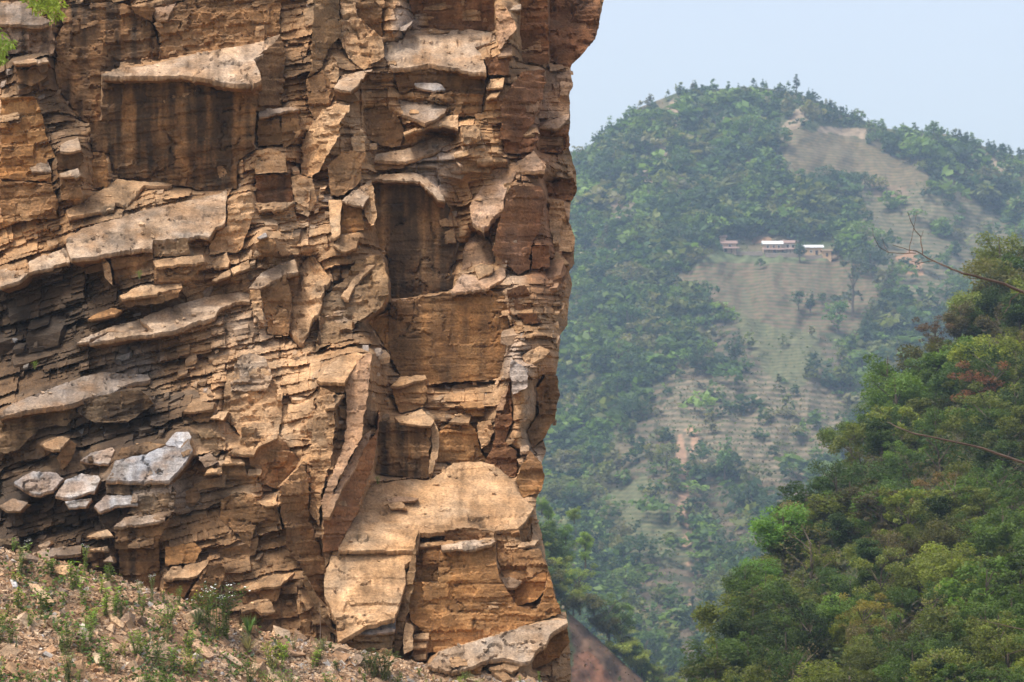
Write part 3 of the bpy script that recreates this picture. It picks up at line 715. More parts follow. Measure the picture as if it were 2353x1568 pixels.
def build_facet(f, k):
    area = 0.5 * abs(np.dot(f.poly[:, 0], np.roll(f.poly[:, 1], 1)) - np.dot(f.poly[:, 1], np.roll(f.poly[:, 0], 1)))
    sp = 4.2 if area > 2500 else 4.5
    amp = (1.3 if f.typ in 'TSGP' else 2.2) if area > 900 else 1.0
    ol = rough_outline(f.poly, 4.5, amp, k)
    x0, y0 = ol.min(0); x1, y1 = ol.max(0)
    ix, iy = np.meshgrid(np.arange(x0 + sp * .5, x1, sp), np.arange(y0 + sp * .5, y1, sp))
    ix = ix.ravel() + rng.uniform(-.35, .35, ix.size) * sp; iy = iy.ravel() + rng.uniform(-.35, .35, iy.size) * sp
    m = inpoly(ix, iy, ol)
    ip = np.stack([ix[m], iy[m]], -1)
    n = len(ol)
    pts = np.concatenate([ol, ip])
    r = delaunay_2d_cdt([Vector(p) for p in pts], [], [list(range(n))], 1, 1e-4)
    v2 = np.array([tuple(v) for v in r[0]]); tris = np.array([t for t in r[2] if len(t) == 3], int)
    if len(tris) == 0:
        return None
    # orientation: front faces the camera (picture y runs down)
    a = v2[tris[:, 0]]; b = v2[tris[:, 1]]; c = v2[tris[:, 2]]
    cr = (b[:, 0] - a[:, 0]) * (c[:, 1] - a[:, 1]) - (b[:, 1] - a[:, 1]) * (c[:, 0] - a[:, 0])
    tris[cr > 0] = tris[cr > 0][:, ::-1]
    px, py = v2[:, 0], v2[:, 1]
    Y = facet_Y(f, px, py)
    ymid = np.median(Y)
    Y = np.clip(Y, ymid - 4.5, ymid + 4.5)
    W = at(px, py, Y)
    if f.typ in 'TSP':
        d = 0.035 * fbm(W * np.array([1.2, 1.2, 3.0]), 4, k) + 0.035 * blocks_relief(W * np.array([1, 1, 1]), px, 0.16, 1.5, k) + 0.05 * fbm(W * 0.8, 2, k + 7)
    else:
        d = 0.055 * blocks_relief(W, px, 0.30, 0.75, k) + 0.03 * blocks_relief(W, px, 0.12, 0.4, k + 50) + 0.05 * fbm(W * 2.2, 4, k + 9) + 0.07 * fbm(W * 0.7, 2, k + 3)
    d = d * (0.25 + f.rough)
    Wd = W + f.n[None] * d[:, None]
    # colour
    fresh = 0.5 + 0.5 * fbm(W * 0.8, 3, k + 60)
    c = np.broadcast_to(f.col, W.shape) * (1 + 0.30 * fbm(W * 1.5, 4, k + 33))[:, None] * (1 + rng.uniform(-.07, .07))
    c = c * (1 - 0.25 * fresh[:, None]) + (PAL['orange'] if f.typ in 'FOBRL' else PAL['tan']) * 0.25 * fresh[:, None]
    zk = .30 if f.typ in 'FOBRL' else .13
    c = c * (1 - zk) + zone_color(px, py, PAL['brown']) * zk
    if f.stain > 0:
        s = np.clip(streaks(px, py) * f.stain * 1.5, 0, .93)[:, None]
        c = c * (1 - s) + PAL['black'] * s
    blot = sstep(.05, .35, fbm(W * 1.1, 4, k + 81))[:, None]
    c = c * (1 - (.42 if f.typ in 'TSGP' else .30) * blot)
    if f.typ in 'TSGP':
        dirt = sstep(-.05, .3, fbm(W * np.array([2.2, 2.2, 4.0]), 4, k + 140))[:, None]
        c = c * (1 - .5 * dirt) + PAL['brown'] * .5 * dirt
        s2 = np.clip(streaks(px + 300, py * 2.0) - .45, 0, 1)[:, None] * .8
        c = c * (1 - s2) + PAL['dark'] * s2
    ck = np.abs(fbm(W * np.array([1.4, 1.4, 1.9]), 3, k + 90))
    crack = (1 - sstep(.0, .035, ck)) * sstep(-.1, .25, fbm(W * .6, 2, k + 95))
    Wd = Wd - f.n[None] * (.05 * crack)[:, None]
    c = c * (1 - .55 * crack)[:, None]
    c = c * (1 + .22 * fbm(W * 7.0, 3, k + 170))[:, None]
    if f.typ in 'FOBRL':
        sj = (W[:, 2] - .4 * bed_F(W[:, 0]) + .06 * fbm(W * .8, 3, k + 180)) / .34
        tj = sj - np.floor(sj)
        ln = (1 - sstep(.0, .07, np.minimum(tj, 1 - tj))) * sstep(-.05, .25, fbm(W * np.array([.8, .8, 2.0]), 2, k + 190))
        c = c * (1 - .4 * ln)[:, None]
        Wd = Wd - f.n[None] * (.025 * ln)[:, None]
    c = np.clip(c, .01, .8)
    # skirt: the sides run back into the rock
    used = {}
    for t in tris:
        for q in ((t[0], t[1]), (t[1], t[2]), (t[2], t[0])):
            used[q] = 1
    bd = [q for q in used if (q[1], q[0]) not in used]
    nv = len(Wd)
    ids = sorted({i for q in bd for i in q}); mp = {i: nv + j for j, i in enumerate(ids)}
    cen = np.array([px.mean(), py.mean()])
    ii = np.array(ids)
    bx = px[ii] + (cen[0] - px[ii]) * 0.04; by = py[ii] + (cen[1] - py[ii]) * 0.04
    dep = min(1.6, 0.35 + 0.012 * math.sqrt(area))
    Bk = at(bx, by, Wd[ii, 1] + dep)
    quads = np.array([(q[1], q[0], mp[q[0]], mp[q[1]]) for q in bd], int)
    cs = c[ii] * 0.9
    if f.typ in 'TSGP':
        # a slab: its edge drops down before it runs back into the rock
        th = min(.085, .022 + .0007 * math.sqrt(area))
        qn = np.floor(Wd[ii, 0] * 1.7 + fbm(Wd[ii] * 1.5, 2, k) * 1.5).astype(np.int64)
        th = th * (.75 + .4 * _hash(qn, qn * 0 + k, qn * 0, 8))
        mid_ = Wd[ii] + np.stack([0 * th, .01 + .15 * th, -th], -1)
        bk2 = mid_ + np.array([0, dep, .02]) + (Wd.mean(0) - mid_) * np.array([.08, 0, .0])
        m2 = {i: nv + len(ids) + j for j, i in enumerate(ids)}
        q2 = np.array([(mp[q[1]], mp[q[0]], m2[q[0]], m2[q[1]]) for q in bd], int)
        ce = np.broadcast_to(PAL['brown'] * .9, cs.shape) * (1 + .3 * fbm(mid_ * 3, 2, 4))[:, None]
        return np.concatenate([Wd, mid_, bk2]), tris, np.concatenate([quads, q2]), np.concatenate([c, ce, ce]), area
    return np.concatenate([Wd, Bk]), tris, quads, np.concatenate([c, cs]), area

NAMEF = {'T': 'rock_slab', 'P': 'rock_slab', 'S': 'rock_slab', 'G': 'rock_slab', 'B': 'rock_block', 'F': 'rock_block', 'O': 'rock_block', 'R': 'rock_block', 'L': 'rock_block'}
for k, f in enumerate(FACETS):
    g = build_facet(f, k)
    if g is None:
        continue
    nm = NAMEF[f.typ]
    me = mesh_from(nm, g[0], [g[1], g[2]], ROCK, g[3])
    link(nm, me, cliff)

# ---- smaller blocks fill the broken rock between the big faces
facet_mask = known.copy()
def masked(px, py):
    i = np.clip(((px - gx[0]) / GS).round().astype(int), 0, len(gx) - 1); j = np.clip(((py - gy[0]) / GS).round().astype(int), 0, len(gy) - 1)
    return facet_mask[j, i]

def hex_blocks(n, wlo, whi, seed, dense=None):
    r = np.random.default_rng(seed)
    px = r.uniform(-200, 1330, n); py = r.uniform(-200, 1640, n)
    w = wlo * (whi / wlo) ** r.random(n)                     # width in picture units
    ok = (px + w * .45 < sil_x(py) + np.where(r.random(n) < .4, 9, 2)) & ~masked(px, py)
    for sx, sy in ((-.35, 0), (.35, 0), (0, .3), (0, -.3)):
        ok &= ~(masked(px + sx * w, py + sy * w) & (r.random(n) < .8))
    px, py, w = px[ok], py[ok], w[ok]
    n = len(px)
    m = 0.009 * w                                             # metres
    a = bed_angle(px) + r.normal(0, .045, n) + 0.22 * fbm(p3(px / 90, py / 90, seed), 2, 3)
    yaw = r.normal(0, .12, n) + 0.75 * fbm(p3(px / 130, py / 130, seed + 4), 2, 8)
    e1 = np.stack([np.cos(a) * np.cos(yaw), np.sin(yaw), np.sin(a)], -1)
    dip = r.normal(.62, .14, n)
    e2 = np.stack([-np.sin(yaw) * -np.cos(dip), -np.cos(dip), -np.sin(dip)], -1) * 1.0
    e2[:, 0] = np.sin(yaw) * np.cos(dip)
    e3 = np.stack([r.normal(0, .07, n), r.normal(0.0, .10, n), np.ones(n)], -1)
    hw = m * .56; hl = m * r.uniform(.45, .9, n) * .5 + .04; ht = m * r.uniform(.15, .42, n) * .5 + 0.01
    D = grid_at(Bm, px, py) + r.uniform(-.10, .16, n) + .05 * blocks_relief(at(px, py, np.full(n, 60.)), px, .35, .9, 11)
    C = at(px, py, 60 - D) + np.array([0, 1, 0]) * hl[:, None] * .7
    S = np.array([(-1, -1, -1), (1, -1, -1), (1, 1, -1), (-1, 1, -1), (-1, -1, 1), (1, -1, 1), (1, 1, 1), (-1, 1, 1)], float)
    J = S[None] * (1 + r.normal(0, .16, (n, 8, 3)))
    V = C[:, None, :] + J[:, :, 0:1] * (hw[:, None] * e1)[:, None, :] + J[:, :, 1:2] * (hl[:, None] * e2)[:, None, :] + J[:, :, 2:3] * (ht[:, None] * e3)[:, None, :]
    # e2 points to the viewer: +1 in the second slot is the front
    F = np.array([(0, 3, 2, 1), (4, 5, 6, 7), (0, 1, 5, 4), (2, 3, 7, 6), (1, 2, 6, 5), (3, 0, 4, 7)])
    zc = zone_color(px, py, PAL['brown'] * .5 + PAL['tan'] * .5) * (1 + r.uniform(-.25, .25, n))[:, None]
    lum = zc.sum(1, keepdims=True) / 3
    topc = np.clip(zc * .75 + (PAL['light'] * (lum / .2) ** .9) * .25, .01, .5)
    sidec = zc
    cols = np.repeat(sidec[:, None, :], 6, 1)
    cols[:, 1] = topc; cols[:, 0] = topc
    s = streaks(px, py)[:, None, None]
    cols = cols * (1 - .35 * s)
    blu = (r.random(n) < .05) & (w < 45)
    cols[blu] = cols[blu] * .6 + PAL['blue'] * .3
    return V, F, cols, w

def subdiv(V, F, cols, k=3, amp=.07):
    t = np.linspace(0, 1, k + 1)
    U, W_ = np.meshgrid(t, t)
    q = V[:, F]                                   # n,6,4,3
    U = U[None, None, :, :, None]; W_ = W_[None, None, :, :, None]
    g = q[:, :, 0, None, None, :] * (1 - U) * (1 - W_) + q[:, :, 1, None, None, :] * U * (1 - W_) + q[:, :, 2, None, None, :] * U * W_ + q[:, :, 3, None, None, :] * (1 - U) * W_
    size = np.linalg.norm(V[:, 6] - V[:, 0], axis=1)[:, None, None, None, None]
    cen = V.mean(1)[:, None, None, None, :]
    # corners are knocked off, faces buckle
    rel = (g - cen) / (size * .5)
    n1 = np.stack([fbm(g * 2.6, 3, 700), fbm(g * 2.6, 3, 720), fbm(g * 2.6, 3, 740)], -1)
    n2 = np.stack([fbm(g * 7.5, 2, 760), fbm(g * 7.5, 2, 780), fbm(g * 7.5, 2, 790)], -1)
    chip = sstep(.92, 1.2, np.linalg.norm(rel, axis=-1, keepdims=True))
    g = g + size * amp * (n1 + .5 * n2) - (g - cen) * .16 * chip
    nb_, nf_ = g.shape[:2]
    idx = np.arange((k + 1) ** 2).reshape(k + 1, k + 1)
    fq = np.stack([idx[:-1, :-1], idx[:-1, 1:], idx[1:, 1:], idx[1:, :-1]], -1).reshape(-1, 4)
    faces = (fq[None] + (np.arange(nb_ * nf_) * (k + 1) ** 2)[:, None, None]).reshape(-1, 4)
    c = np.repeat(cols.reshape(-1, 3), k * k, 0)
    c = c * (1 + .18 * np.random.default_rng(3).normal(0, .5, (len(c), 1)))
    return g.reshape(-1, 3), faces, np.clip(c, .01, .8)

def emit2(name, V, F, cols, parent, extra=None, **props):
    v, f, c = subdiv(V, F, cols)
    if extra is not None:
        n = len(extra[0])
        f2 = (F[None] + (np.arange(n) * 8)[:, None, None]).reshape(-1, 4) + len(v)
        v = np.concatenate([v, extra[0].reshape(-1, 3)]); f = np.concatenate([f, f2]); c = np.concatenate([c, extra[1].reshape(-1, 3)])
    return link(name, mesh_from(name, v, f, ROCK, c, domain='FACE'), parent, **props)

def emit(name, V, F, cols, parent, **props):
    n = len(V)
    faces = (F[None] + (np.arange(n) * 8)[:, None, None]).reshape(-1, 4)
    me = mesh_from(name, V.reshape(-1, 3), faces, ROCK, cols.reshape(-1, 3), domain='FACE')
    return link(name, me, parent, **props)

def ledge_grit(seed=9):
    """chips that have come to rest on the ledges"""
    r = np.random.default_rng(seed)
    PXs, PYs, Ws, Cs_, Ys = [], [], [], [], []
    for f in FACETS:
        if f.typ not in 'TSP' or f.rest or f.col is PAL['blue'] or f.col is PAL['wet']: continue
        x0, y0 = f.poly.min(0); x1, y1 = f.poly.max(0)
        n = int((x1 - x0) * (y1 - y0) / 240)
        px = r.uniform(x0, x1, n); py = y0 + (y1 - y0) * r.random(n) ** 1.4
        m = inpoly(px, py, f.poly) & (fbm(p3(px / 28., py / 20., 5.), 2, 33) > .05)
        px, py = px[m], py[m]
        if not len(px): continue
        PXs.append(px); PYs.append(py); Ys.append(facet_Y(f, px, py) - .025)
        w = 2.2 * (5.0) ** (r.random(len(px)) ** 2.2); Ws.append(w)
        Cs_.append(np.broadcast_to(f.col * .6 + PAL['tan'] * .4, (len(px), 3)) * r.uniform(.6, 1.15, (len(px), 1)))
    px = np.concatenate(PXs); py = np.concatenate(PYs); Y = np.concatenate(Ys); w = np.concatenate(Ws); c = np.concatenate(Cs_)
    n = len(px); m = w * .009
    e1 = np.stack([np.ones(n), r.normal(0, .5, n), r.normal(0, .3, n)], -1); e1 /= np.linalg.norm(e1, axis=1, keepdims=True)
    nn = np.stack([r.normal(0, .3, n), -.62 + r.normal(0, .25, n), .78 + r.normal(0, .2, n)], -1)
    e2 = np.cross(nn, e1); e2 /= np.linalg.norm(e2, axis=1, keepdims=True); e3 = np.cross(e1, e2)
    S = np.array([(-1, -1, -1), (1, -1, -1), (1, 1, -1), (-1, 1, -1), (-1, -1, 1), (1, -1, 1), (1, 1, 1), (-1, 1, 1)], float)
    J = S[None] * (1 + r.normal(0, .25, (n, 8, 3)))
    V = at(px, py, Y)[:, None, :] + .5 * m[:, None, None] * (J[:, :, 0:1] * e1[:, None] + .7 * J[:, :, 1:2] * e2[:, None] + .35 * J[:, :, 2:3] * e3[:, None])
    return V, np.repeat(c[:, None], 6, 1)
grit = ledge_grit()
big = hex_blocks(420, 36, 95, 101)
mid = hex_blocks(900, 15, 40, 102)
sml = hex_blocks(2200, 6, 15, 103)
order = np.argsort(-big[3])
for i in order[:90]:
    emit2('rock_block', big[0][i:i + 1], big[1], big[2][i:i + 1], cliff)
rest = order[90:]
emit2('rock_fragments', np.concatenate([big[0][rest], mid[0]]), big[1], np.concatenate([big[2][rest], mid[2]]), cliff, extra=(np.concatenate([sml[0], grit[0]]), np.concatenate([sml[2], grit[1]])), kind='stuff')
print('cliff blocks', len(big[0]), len(mid[0]), len(sml[0]))

# ------------------------------------------------------------------ far terrain
def ground_material(name, terrace=0.0):
    m, t, b = new_mat(name)
    N, L = t.nodes.new, t.links.new
    a = N('ShaderNodeAttribute'); a.attribute_name = 'Col'
    geo = N('ShaderNodeNewGeometry')
    n1 = N('ShaderNodeTexNoise'); n1.inputs['Scale'].default_value = 0.35; n1.inputs['Detail'].default_value = 8; n1.inputs['Roughness'].default_value = 0.65
    L(geo.outputs['Position'], n1.inputs['Vector'])
    mr = N('ShaderNodeMapRange'); mr.inputs['From Min'].default_value = 0.3; mr.inputs['From Max'].default_value = 0.7; mr.inputs['To Min'].default_value = 0.65; mr.inputs['To Max'].default_value = 1.35
    L(n1.outputs['Fac'], mr.inputs['Value'])
    vm = N('ShaderNodeVectorMath'); vm.operation = 'SCALE'
    L(a.outputs['Color'], vm.inputs[0]); L(mr.outputs[0], vm.inputs['Scale'])
    L(vm.outputs[0], b.inputs['Base Color'])
    b.inputs['Roughness'].default_value = 0.95
    b.inputs['Specular IOR Level'].default_value = 0.1
    bp = N('ShaderNodeBump'); bp.inputs['Strength'].default_value = 0.5; bp.inputs['Distance'].default_value = 0.6
    L(n1.outputs['Fac'], bp.inputs['Height'])
    L(bp.outputs[0], b.inputs['Normal'])
    return m
EARTH = ground_material('earth')

gsz = 3000.0
me = mesh_from('valley_floor', [(-gsz, -600, -42), (gsz, -600, -42), (gsz, gsz, -42), (-gsz, gsz, -42)], np.array([[0, 1, 2, 3]]), EARTH, np.full((4, 3), (0.16, 0.13, 0.07)))
link('valley_floor', me, kind='structure')

RX = [300, 900, 1180, 1310, 1400, 1470, 1560, 1640, 1740, 1830, 1900, 1960, 2040, 2130, 2200, 2260, 2353, 2700]
RY = [760, 560, 430, 368, 300, 247, 212, 205, 200, 214, 240, 268, 296, 304, 312, 336, 364, 470]
def ridge(px): return np.interp(px, RX, RY)
def mount_Y(px, py):
    s = np.clip((1750 - py) / (1750 - ridge(px)), 0, 1)
    base = 480 + 580 * s ** 1.12
    w = rays(px, py)
    n = fbm(p3(px / 150.0, py / 190.0, 2.0), 4, 201) * 26 + fbm(p3(px / 45.0, py / 45.0, 6.0), 3, 205) * 6
    return base + n * (0.3 + 0.7 * sstep(0, .25, s))
FIELD_UP = [(1785,300),(1850,298),(1960,316),(2060,368),(2140,405),(2085,432),(2000,428),(1900,405),(1830,392),(1785,340)]
FIELD_LO = [(1555,655),(1620,595),(1740,580),(1900,585),(1960,600),(2020,640),(2015,700),(1950,770),(1880,770),(1760,745),(1660,695)]
TERR_LO = [(1660,700),(1760,745),(1880,770),(1900,830),(1830,900),(1760,860),(1720,790)]
SCRUB = [(1500,960),(1560,880),(1760,850),(1900,880),(1960,960),(1900,1080),(1760,1110),(1600,1060)]
TERR_R = [(1960,425),(2100,435),(2240,470),(2353,520),(2353,600),(2260,660),(2120,720),(2050,660),(1990,600),(1960,520)]
TERR_B = [(1360,1140),(1480,1090),(1560,1180),(1600,1300),(1480,1290),(1390,1220)]
SLIDE = [(1560,985),(1600,980),(1610,1010),(1580,1060),(1585,1100),(1580,1200),(1590,1280),(1585,1390),(1570,1390),(1572,1280),(1555,1200),(1562,1100),(1550,1040)]
YARD = [(1610,600),(1640,578),(1760,575),(1910,585),(1900,600),(1750,605)]
ORANGE = [[(1728,560),(1735,545),(1770,545),(1775,556)],[(2055,595),(2095,575),(2125,600),(2120,635),(2080,630)]]
BARE = [[(1530,255),(1545,225),(1560,235),(1562,265),(1560,300),(1535,310)],[(1505,320),(1530,315),(1540,390),(1520,390)],[(1400,470),(1430,460),(1425,510),(1405,520)],[(1640,280),(1680,262),(1690,285),(1650,295)],[(1845,240),(1870,262),(1830,300),(1790,300)],
        [(1880,290),(1990,295),(1990,318),(1880,305)],[(2200,330),(2260,350),(2330,400),(2290,400),(2200,360)],[(1470,380),(1490,370),(1500,430),(1480,440)]]
RED = [[(2000,415),(2080,430),(2090,455),(2010,450)]]

mpx = np.concatenate([np.arange(300, 1120, 20.0), np.arange(1120, 2560, 5.0), np.arange(2560, 3000, 20.0)]); ms = np.linspace(0, 1, 640)
MPX, MS = np.meshgrid(mpx, ms)
MPY = 1750 - MS * (1750 - ridge(MPX))
MY = mount_Y(MPX, MPY)
MP = at(MPX, MPY, MY)
gcol = np.array([0.12, 0.096, 0.055]); grn = np.array([0.055, 0.068, 0.026])
w = sstep(-.3, .3, fbm(p3(MPX / 60., MPY / 50., 1.), 4, 211))[..., None]
MC = gcol * (1 - w) + grn * w
def paint(C, X, Y, polys, col, soft=1.0, fade=5.0, seed=0):
    jx = X + 7 * fbm(p3(X / 18., Y / 18., 1.), 3, 300 + seed); jy = Y + 6 * fbm(p3(X / 18., Y / 18., 7.), 3, 310 + seed)
    m = np.zeros(X.shape, bool)
    for p in polys:
        m |= inpoly(jx, jy, p)
    C[m] = C[m] * (1 - soft) + np.asarray(col) * soft
MZ = MP[..., 2]
def stripes(z, h, seed, sharp=.5):
    q = z / h + .35 * fbm(p3(MPX / 70., MPY / 60., seed), 2, seed)
    return ((q - np.floor(q)) < sharp)
def terraced(polys, c1, c2, h, seed):
    C2 = MC.copy()
    s = stripes(MZ, h, seed)[..., None]
    mixc = np.where(s, np.asarray(c1), np.asarray(c2))
    m = np.zeros(MPX.shape, bool)
    jx = MPX + 8 * fbm(p3(MPX / 18., MPY / 18., 1.), 3, 300 + seed); jy = MPY + 5 * fbm(p3(MPX / 18., MPY / 18., 7.), 3, 310 + seed)
    for p in polys:
        m |= inpoly(jx, jy, p)
    MC[m] = mixc[m]
LOWBARE = [(1480,900),(1960,860),(1960,1000),(1880,1120),(1720,1560),(1480,1560),(1420,1200)]
LOWBARE2 = [(1640,740),(1900,770),(1960,860),(1480,900),(1600,850)]
paint(MC, MPX, MPY, [SCRUB], (.14, .105, .07), .8, seed=1)
paint(MC, MPX, MPY, BARE, (.26, .19, .13), .8, seed=2)
terraced([FIELD_UP], (.145, .102, .056), (.075, .072, .036), 1.35, 41)
terraced([FIELD_LO], (.135, .088, .055), (.068, .076, .036), 1.35, 42)
terraced([LOWBARE, LOWBARE2], (.108, .080, .050), (.055, .056, .030), 2.3, 46)
terraced([SCRUB], (.165, .125, .08), (.085, .08, .045), 1.7, 45)
terraced([TERR_LO, TERR_B], (.115, .105, .052), (.065, .075, .034), 1.1, 43)
terraced([TERR_R], (.14, .11, .065), (.07, .076, .038), 1.7, 44)
paint(MC, MPX, MPY, [YARD], (.095, .115, .05), .85, seed=3)
_m0 = MC.copy()
paint(MC, MPX, MPY, [SLIDE], (.30, .18, .11), .85, seed=4)
_g = sstep(-.12, .12, fbm(p3(MPX / 14., MPY / 26., 3.), 3, 77))[..., None]
MC = _m0 * (1 - _g) + MC * _g
paint(MC, MPX, MPY, ORANGE, (.31, .175, .095), .85, seed=5)
paint(MC, MPX, MPY, RED, (.17, .115, .075), .7, seed=6)
# far side of the mountain
backs = []
for k in range(1, 7):
    q = MP[-1].copy(); q[:, 1] += 90 * k; q[:, 2] -= 9 * k * k + 8 * k
    backs.append(q)
MV = np.concatenate([MP, np.stack(backs)], 0); MV[..., 2] = np.maximum(MV[..., 2], -42.5)
MCC = np.concatenate([MC, np.broadcast_to(MC[-1], (6,) + MC[-1].shape)], 0)
nr, nc = MV.shape[:2]; idx = np.arange(nr * nc).reshape(nr, nc)
Q = np.stack([idx[:-1, :-1], idx[:-1, 1:], idx[1:, 1:], idx[1:, :-1]], -1).reshape(-1, 4)
link('mountain_terrain', mesh_from('mountain_terrain', MV.reshape(-1, 3), Q, EARTH, MCC.reshape(-1, 3), smooth=True), kind='structure')

# ------------------------------------------------------------------ spur with ploughed red soil behind the cliff
SPX = [400, 1000, 1150, 1240, 1310, 1400, 1480, 1560, 1700]
SPY = [900, 1150, 1235, 1290, 1412, 1490, 1568, 1650, 1800]
def spur_top(px): return np.interp(px, SPX, SPY)
def spur_Y(px, py): return 300 - 0.14 * (py - spur_top(px)) + 5 * fbm(p3(px / 60., py / 60., 3.), 3, 221)
sx_ = np.concatenate([np.arange(400, 1000, 20.0), np.arange(1000, 1660, 5.0)]); st_ = np.linspace(0, 1, 70)
AX, AT = np.meshgrid(sx_, st_)
AY = 1900 - AT * (1900 - spur_top(AX))
AP = at(AX, AY, spur_Y(AX, AY))
AP[..., 2] += .2 * fbm(AP * .35, 4, 71)
AC = np.full(AX.shape + (3,), (.12, .12, .05)) * (1 + .4 * fbm(p3(AX / 20., AY / 20.), 3, 5))[..., None]
paint(AC, AX, AY, [[(1305,1412),(1345,1432),(1400,1490),(1500,1580),(1420,1640),(1345,1540),(1312,1470)]], (.11, .062, .04), .95, seed=7)
paint(AC, AX, AY, [[(1316,1500),(1352,1490),(1400,1545),(1440,1620),(1330,1640),(1315,1560)]], (.165, .075, .042), .95, seed=8)
AC = AC * (1 + .45 * fbm(p3(AX / 7., AY / 5., 4.), 3, 15))[..., None]
bk = []
for k in range(1, 4):
    q = AP[-1].copy(); q[:, 1] += 14 * k; q[:, 2] -= 5 * k * k
    bk.append(q)
SV = np.concatenate([AP, np.stack(bk)], 0); SV[..., 2] = np.maximum(SV[..., 2], -42.5); SCc = np.concatenate([AC, np.broadcast_to(AC[-1], (3,) + AC[-1].shape)], 0)
nr, nc = SV.shape[:2]; idx = np.arange(nr * nc).reshape(nr, nc)
Q = np.stack([idx[:-1, :-1], idx[:-1, 1:], idx[1:, 1:], idx[1:, :-1]], -1).reshape(-1, 4)
link('spur_terrain', mesh_from('spur_terrain', SV.reshape(-1, 3), Q, EARTH, SCc.reshape(-1, 3), smooth=True), kind='structure')

# ------------------------------------------------------------------ wooded hillside on the right
HY_ = [480, 620, 700, 760, 830, 900, 960, 1010, 1110, 1150, 1200, 1290, 1330, 1440, 1568, 1800]
HX_ = [2440, 2350, 2260, 2200, 2140, 2088, 2036, 1988, 1938, 1868, 1818, 1775, 1745, 1690, 1620, 1540]
def hill_left(py): return np.interp(py, HY_, HX_)
def hill_Y(px, py):
    return np.interp(py, [420, 1620, 1900], [228, 132, 118]) - 0.05 * (px - hill_left(py)) + 2.2 * fbm(p3(px / 120., py / 120., 5.), 3, 231)
hr = np.arange(420, 1900, 12.0); ht_ = np.linspace(0, 1, 70)
HT, HR = np.meshgrid(ht_, hr)
HPX = hill_left(HR) + 20 + HT * (2950 - hill_left(HR))
HPt = at(HPX, HR, hill_Y(HPX, HR))
hb = []
for k in range(1, 4):
    q = HPt[:, 0].copy(); q[:, 1] += 10 * k; q[:, 0] += 2.5 * k; q[:, 2] -= 4 * k * k
    hb.insert(0, q)
HV = np.concatenate([np.stack(hb, 1), HPt], 1); HV[..., 2] = np.maximum(HV[..., 2], -42.5)
HC = np.full(HV.shape, (.06, .06, .028))
nr, nc = HV.shape[:2]; idx = np.arange(nr * nc).reshape(nr, nc)
Q = np.stack([idx[:-1, :-1], idx[1:, :-1], idx[1:, 1:], idx[:-1, 1:]], -1).reshape(-1, 4)
link('hillside_terrain', mesh_from('hillside_terrain', HV.reshape(-1, 3), Q, EARTH, HC.reshape(-1, 3), smooth=True), kind='structure')

# ------------------------------------------------------------------ trees
def leaf_material(name, trans=0.42, objcol=True):
    m, t, b = new_mat(name)
    N, L = t.nodes.new, t.links.new
    a = N('ShaderNodeAttribute'); a.attribute_name = 'Col'
    oi = N('ShaderNodeObjectInfo')
    mx = N('ShaderNodeVectorMath'); mx.operation = 'MULTIPLY'
    L(a.outputs['Color'], mx.inputs[0]); L(oi.outputs['Color'], mx.inputs[1])
    b.inputs['Roughness'].default_value = 0.6
    b.inputs['Specular IOR Level'].default_value = 0.2
    L(mx.outputs[0], b.inputs['Base Color'])
    tr = N('ShaderNodeBsdfTranslucent')
    mt = N('ShaderNodeVectorMath'); mt.operation = 'MULTIPLY'; mt.inputs[1].default_value = (1.25, 1.3, .6)
    L(mx.outputs[0], mt.inputs[0]); L(mt.outputs[0], tr.inputs['Color'])
    ms = N('ShaderNodeMixShader'); ms.inputs[0].default_value = trans
    L(b.outputs[0], ms.inputs[1]); L(tr.outputs[0], ms.inputs[2])
    L(ms.outputs[0], t.nodes['Material Output'].inputs['Surface'])
    return m
LEAF = leaf_material('leaf')
def plain_material(name, col, rough=.9, noise=.25, scale=8.0):
    m, t, b = new_mat(name)
    N, L = t.nodes.new, t.links.new
    tc = N('ShaderNodeTexCoord')
    n = N('ShaderNodeTexNoise'); n.inputs['Scale'].default_value = scale; n.inputs['Detail'].default_value = 5
    L(tc.outputs['Object'], n.inputs['Vector'])
    mr = N('ShaderNodeMapRange'); mr.inputs['From Min'].default_value = .3; mr.inputs['From Max'].default_value = .7; mr.inputs['To Min'].default_value = 1 - noise; mr.inputs['To Max'].default_value = 1 + noise
    L(n.outputs['Fac'], mr.inputs['Value'])
    vm = N('ShaderNodeVectorMath'); vm.operation = 'SCALE'; vm.inputs[0].default_value = col
    L(mr.outputs[0], vm.inputs['Scale']); L(vm.outputs[0], b.inputs['Base Color'])
    b.inputs['Roughness'].default_value = rough
    b.inputs['Specular IOR Level'].default_value = .2
    return m
BARK = plain_material('bark', (.10, .075, .05))
TWIG = plain_material('bare_wood', (.095, .066, .052))

def rand_dirs(r, n):
    v = r.normal(0, 1, (n, 3)); return v / np.linalg.norm(v, axis=1, keepdims=True)

def leaf_quads(cen, size, r, up=.5, aspect=.6):
    n = len(cen)
    nrm = rand_dirs(r, n); nrm[:, 2] = np.abs(nrm[:, 2]) + up; nrm /= np.linalg.norm(nrm, axis=1, keepdims=True)
    t = rand_dirs(r, n); t -= nrm * (t * nrm).sum(1, keepdims=True); t /= np.linalg.norm(t, axis=1, keepdims=True)
    b = np.cross(nrm, t)
    s = (size * r.uniform(.6, 1.35, n))[:, None]
    q = np.stack([cen - t * s, cen + b * s * aspect, cen + t * s, cen - b * s * aspect], 1)
    return q

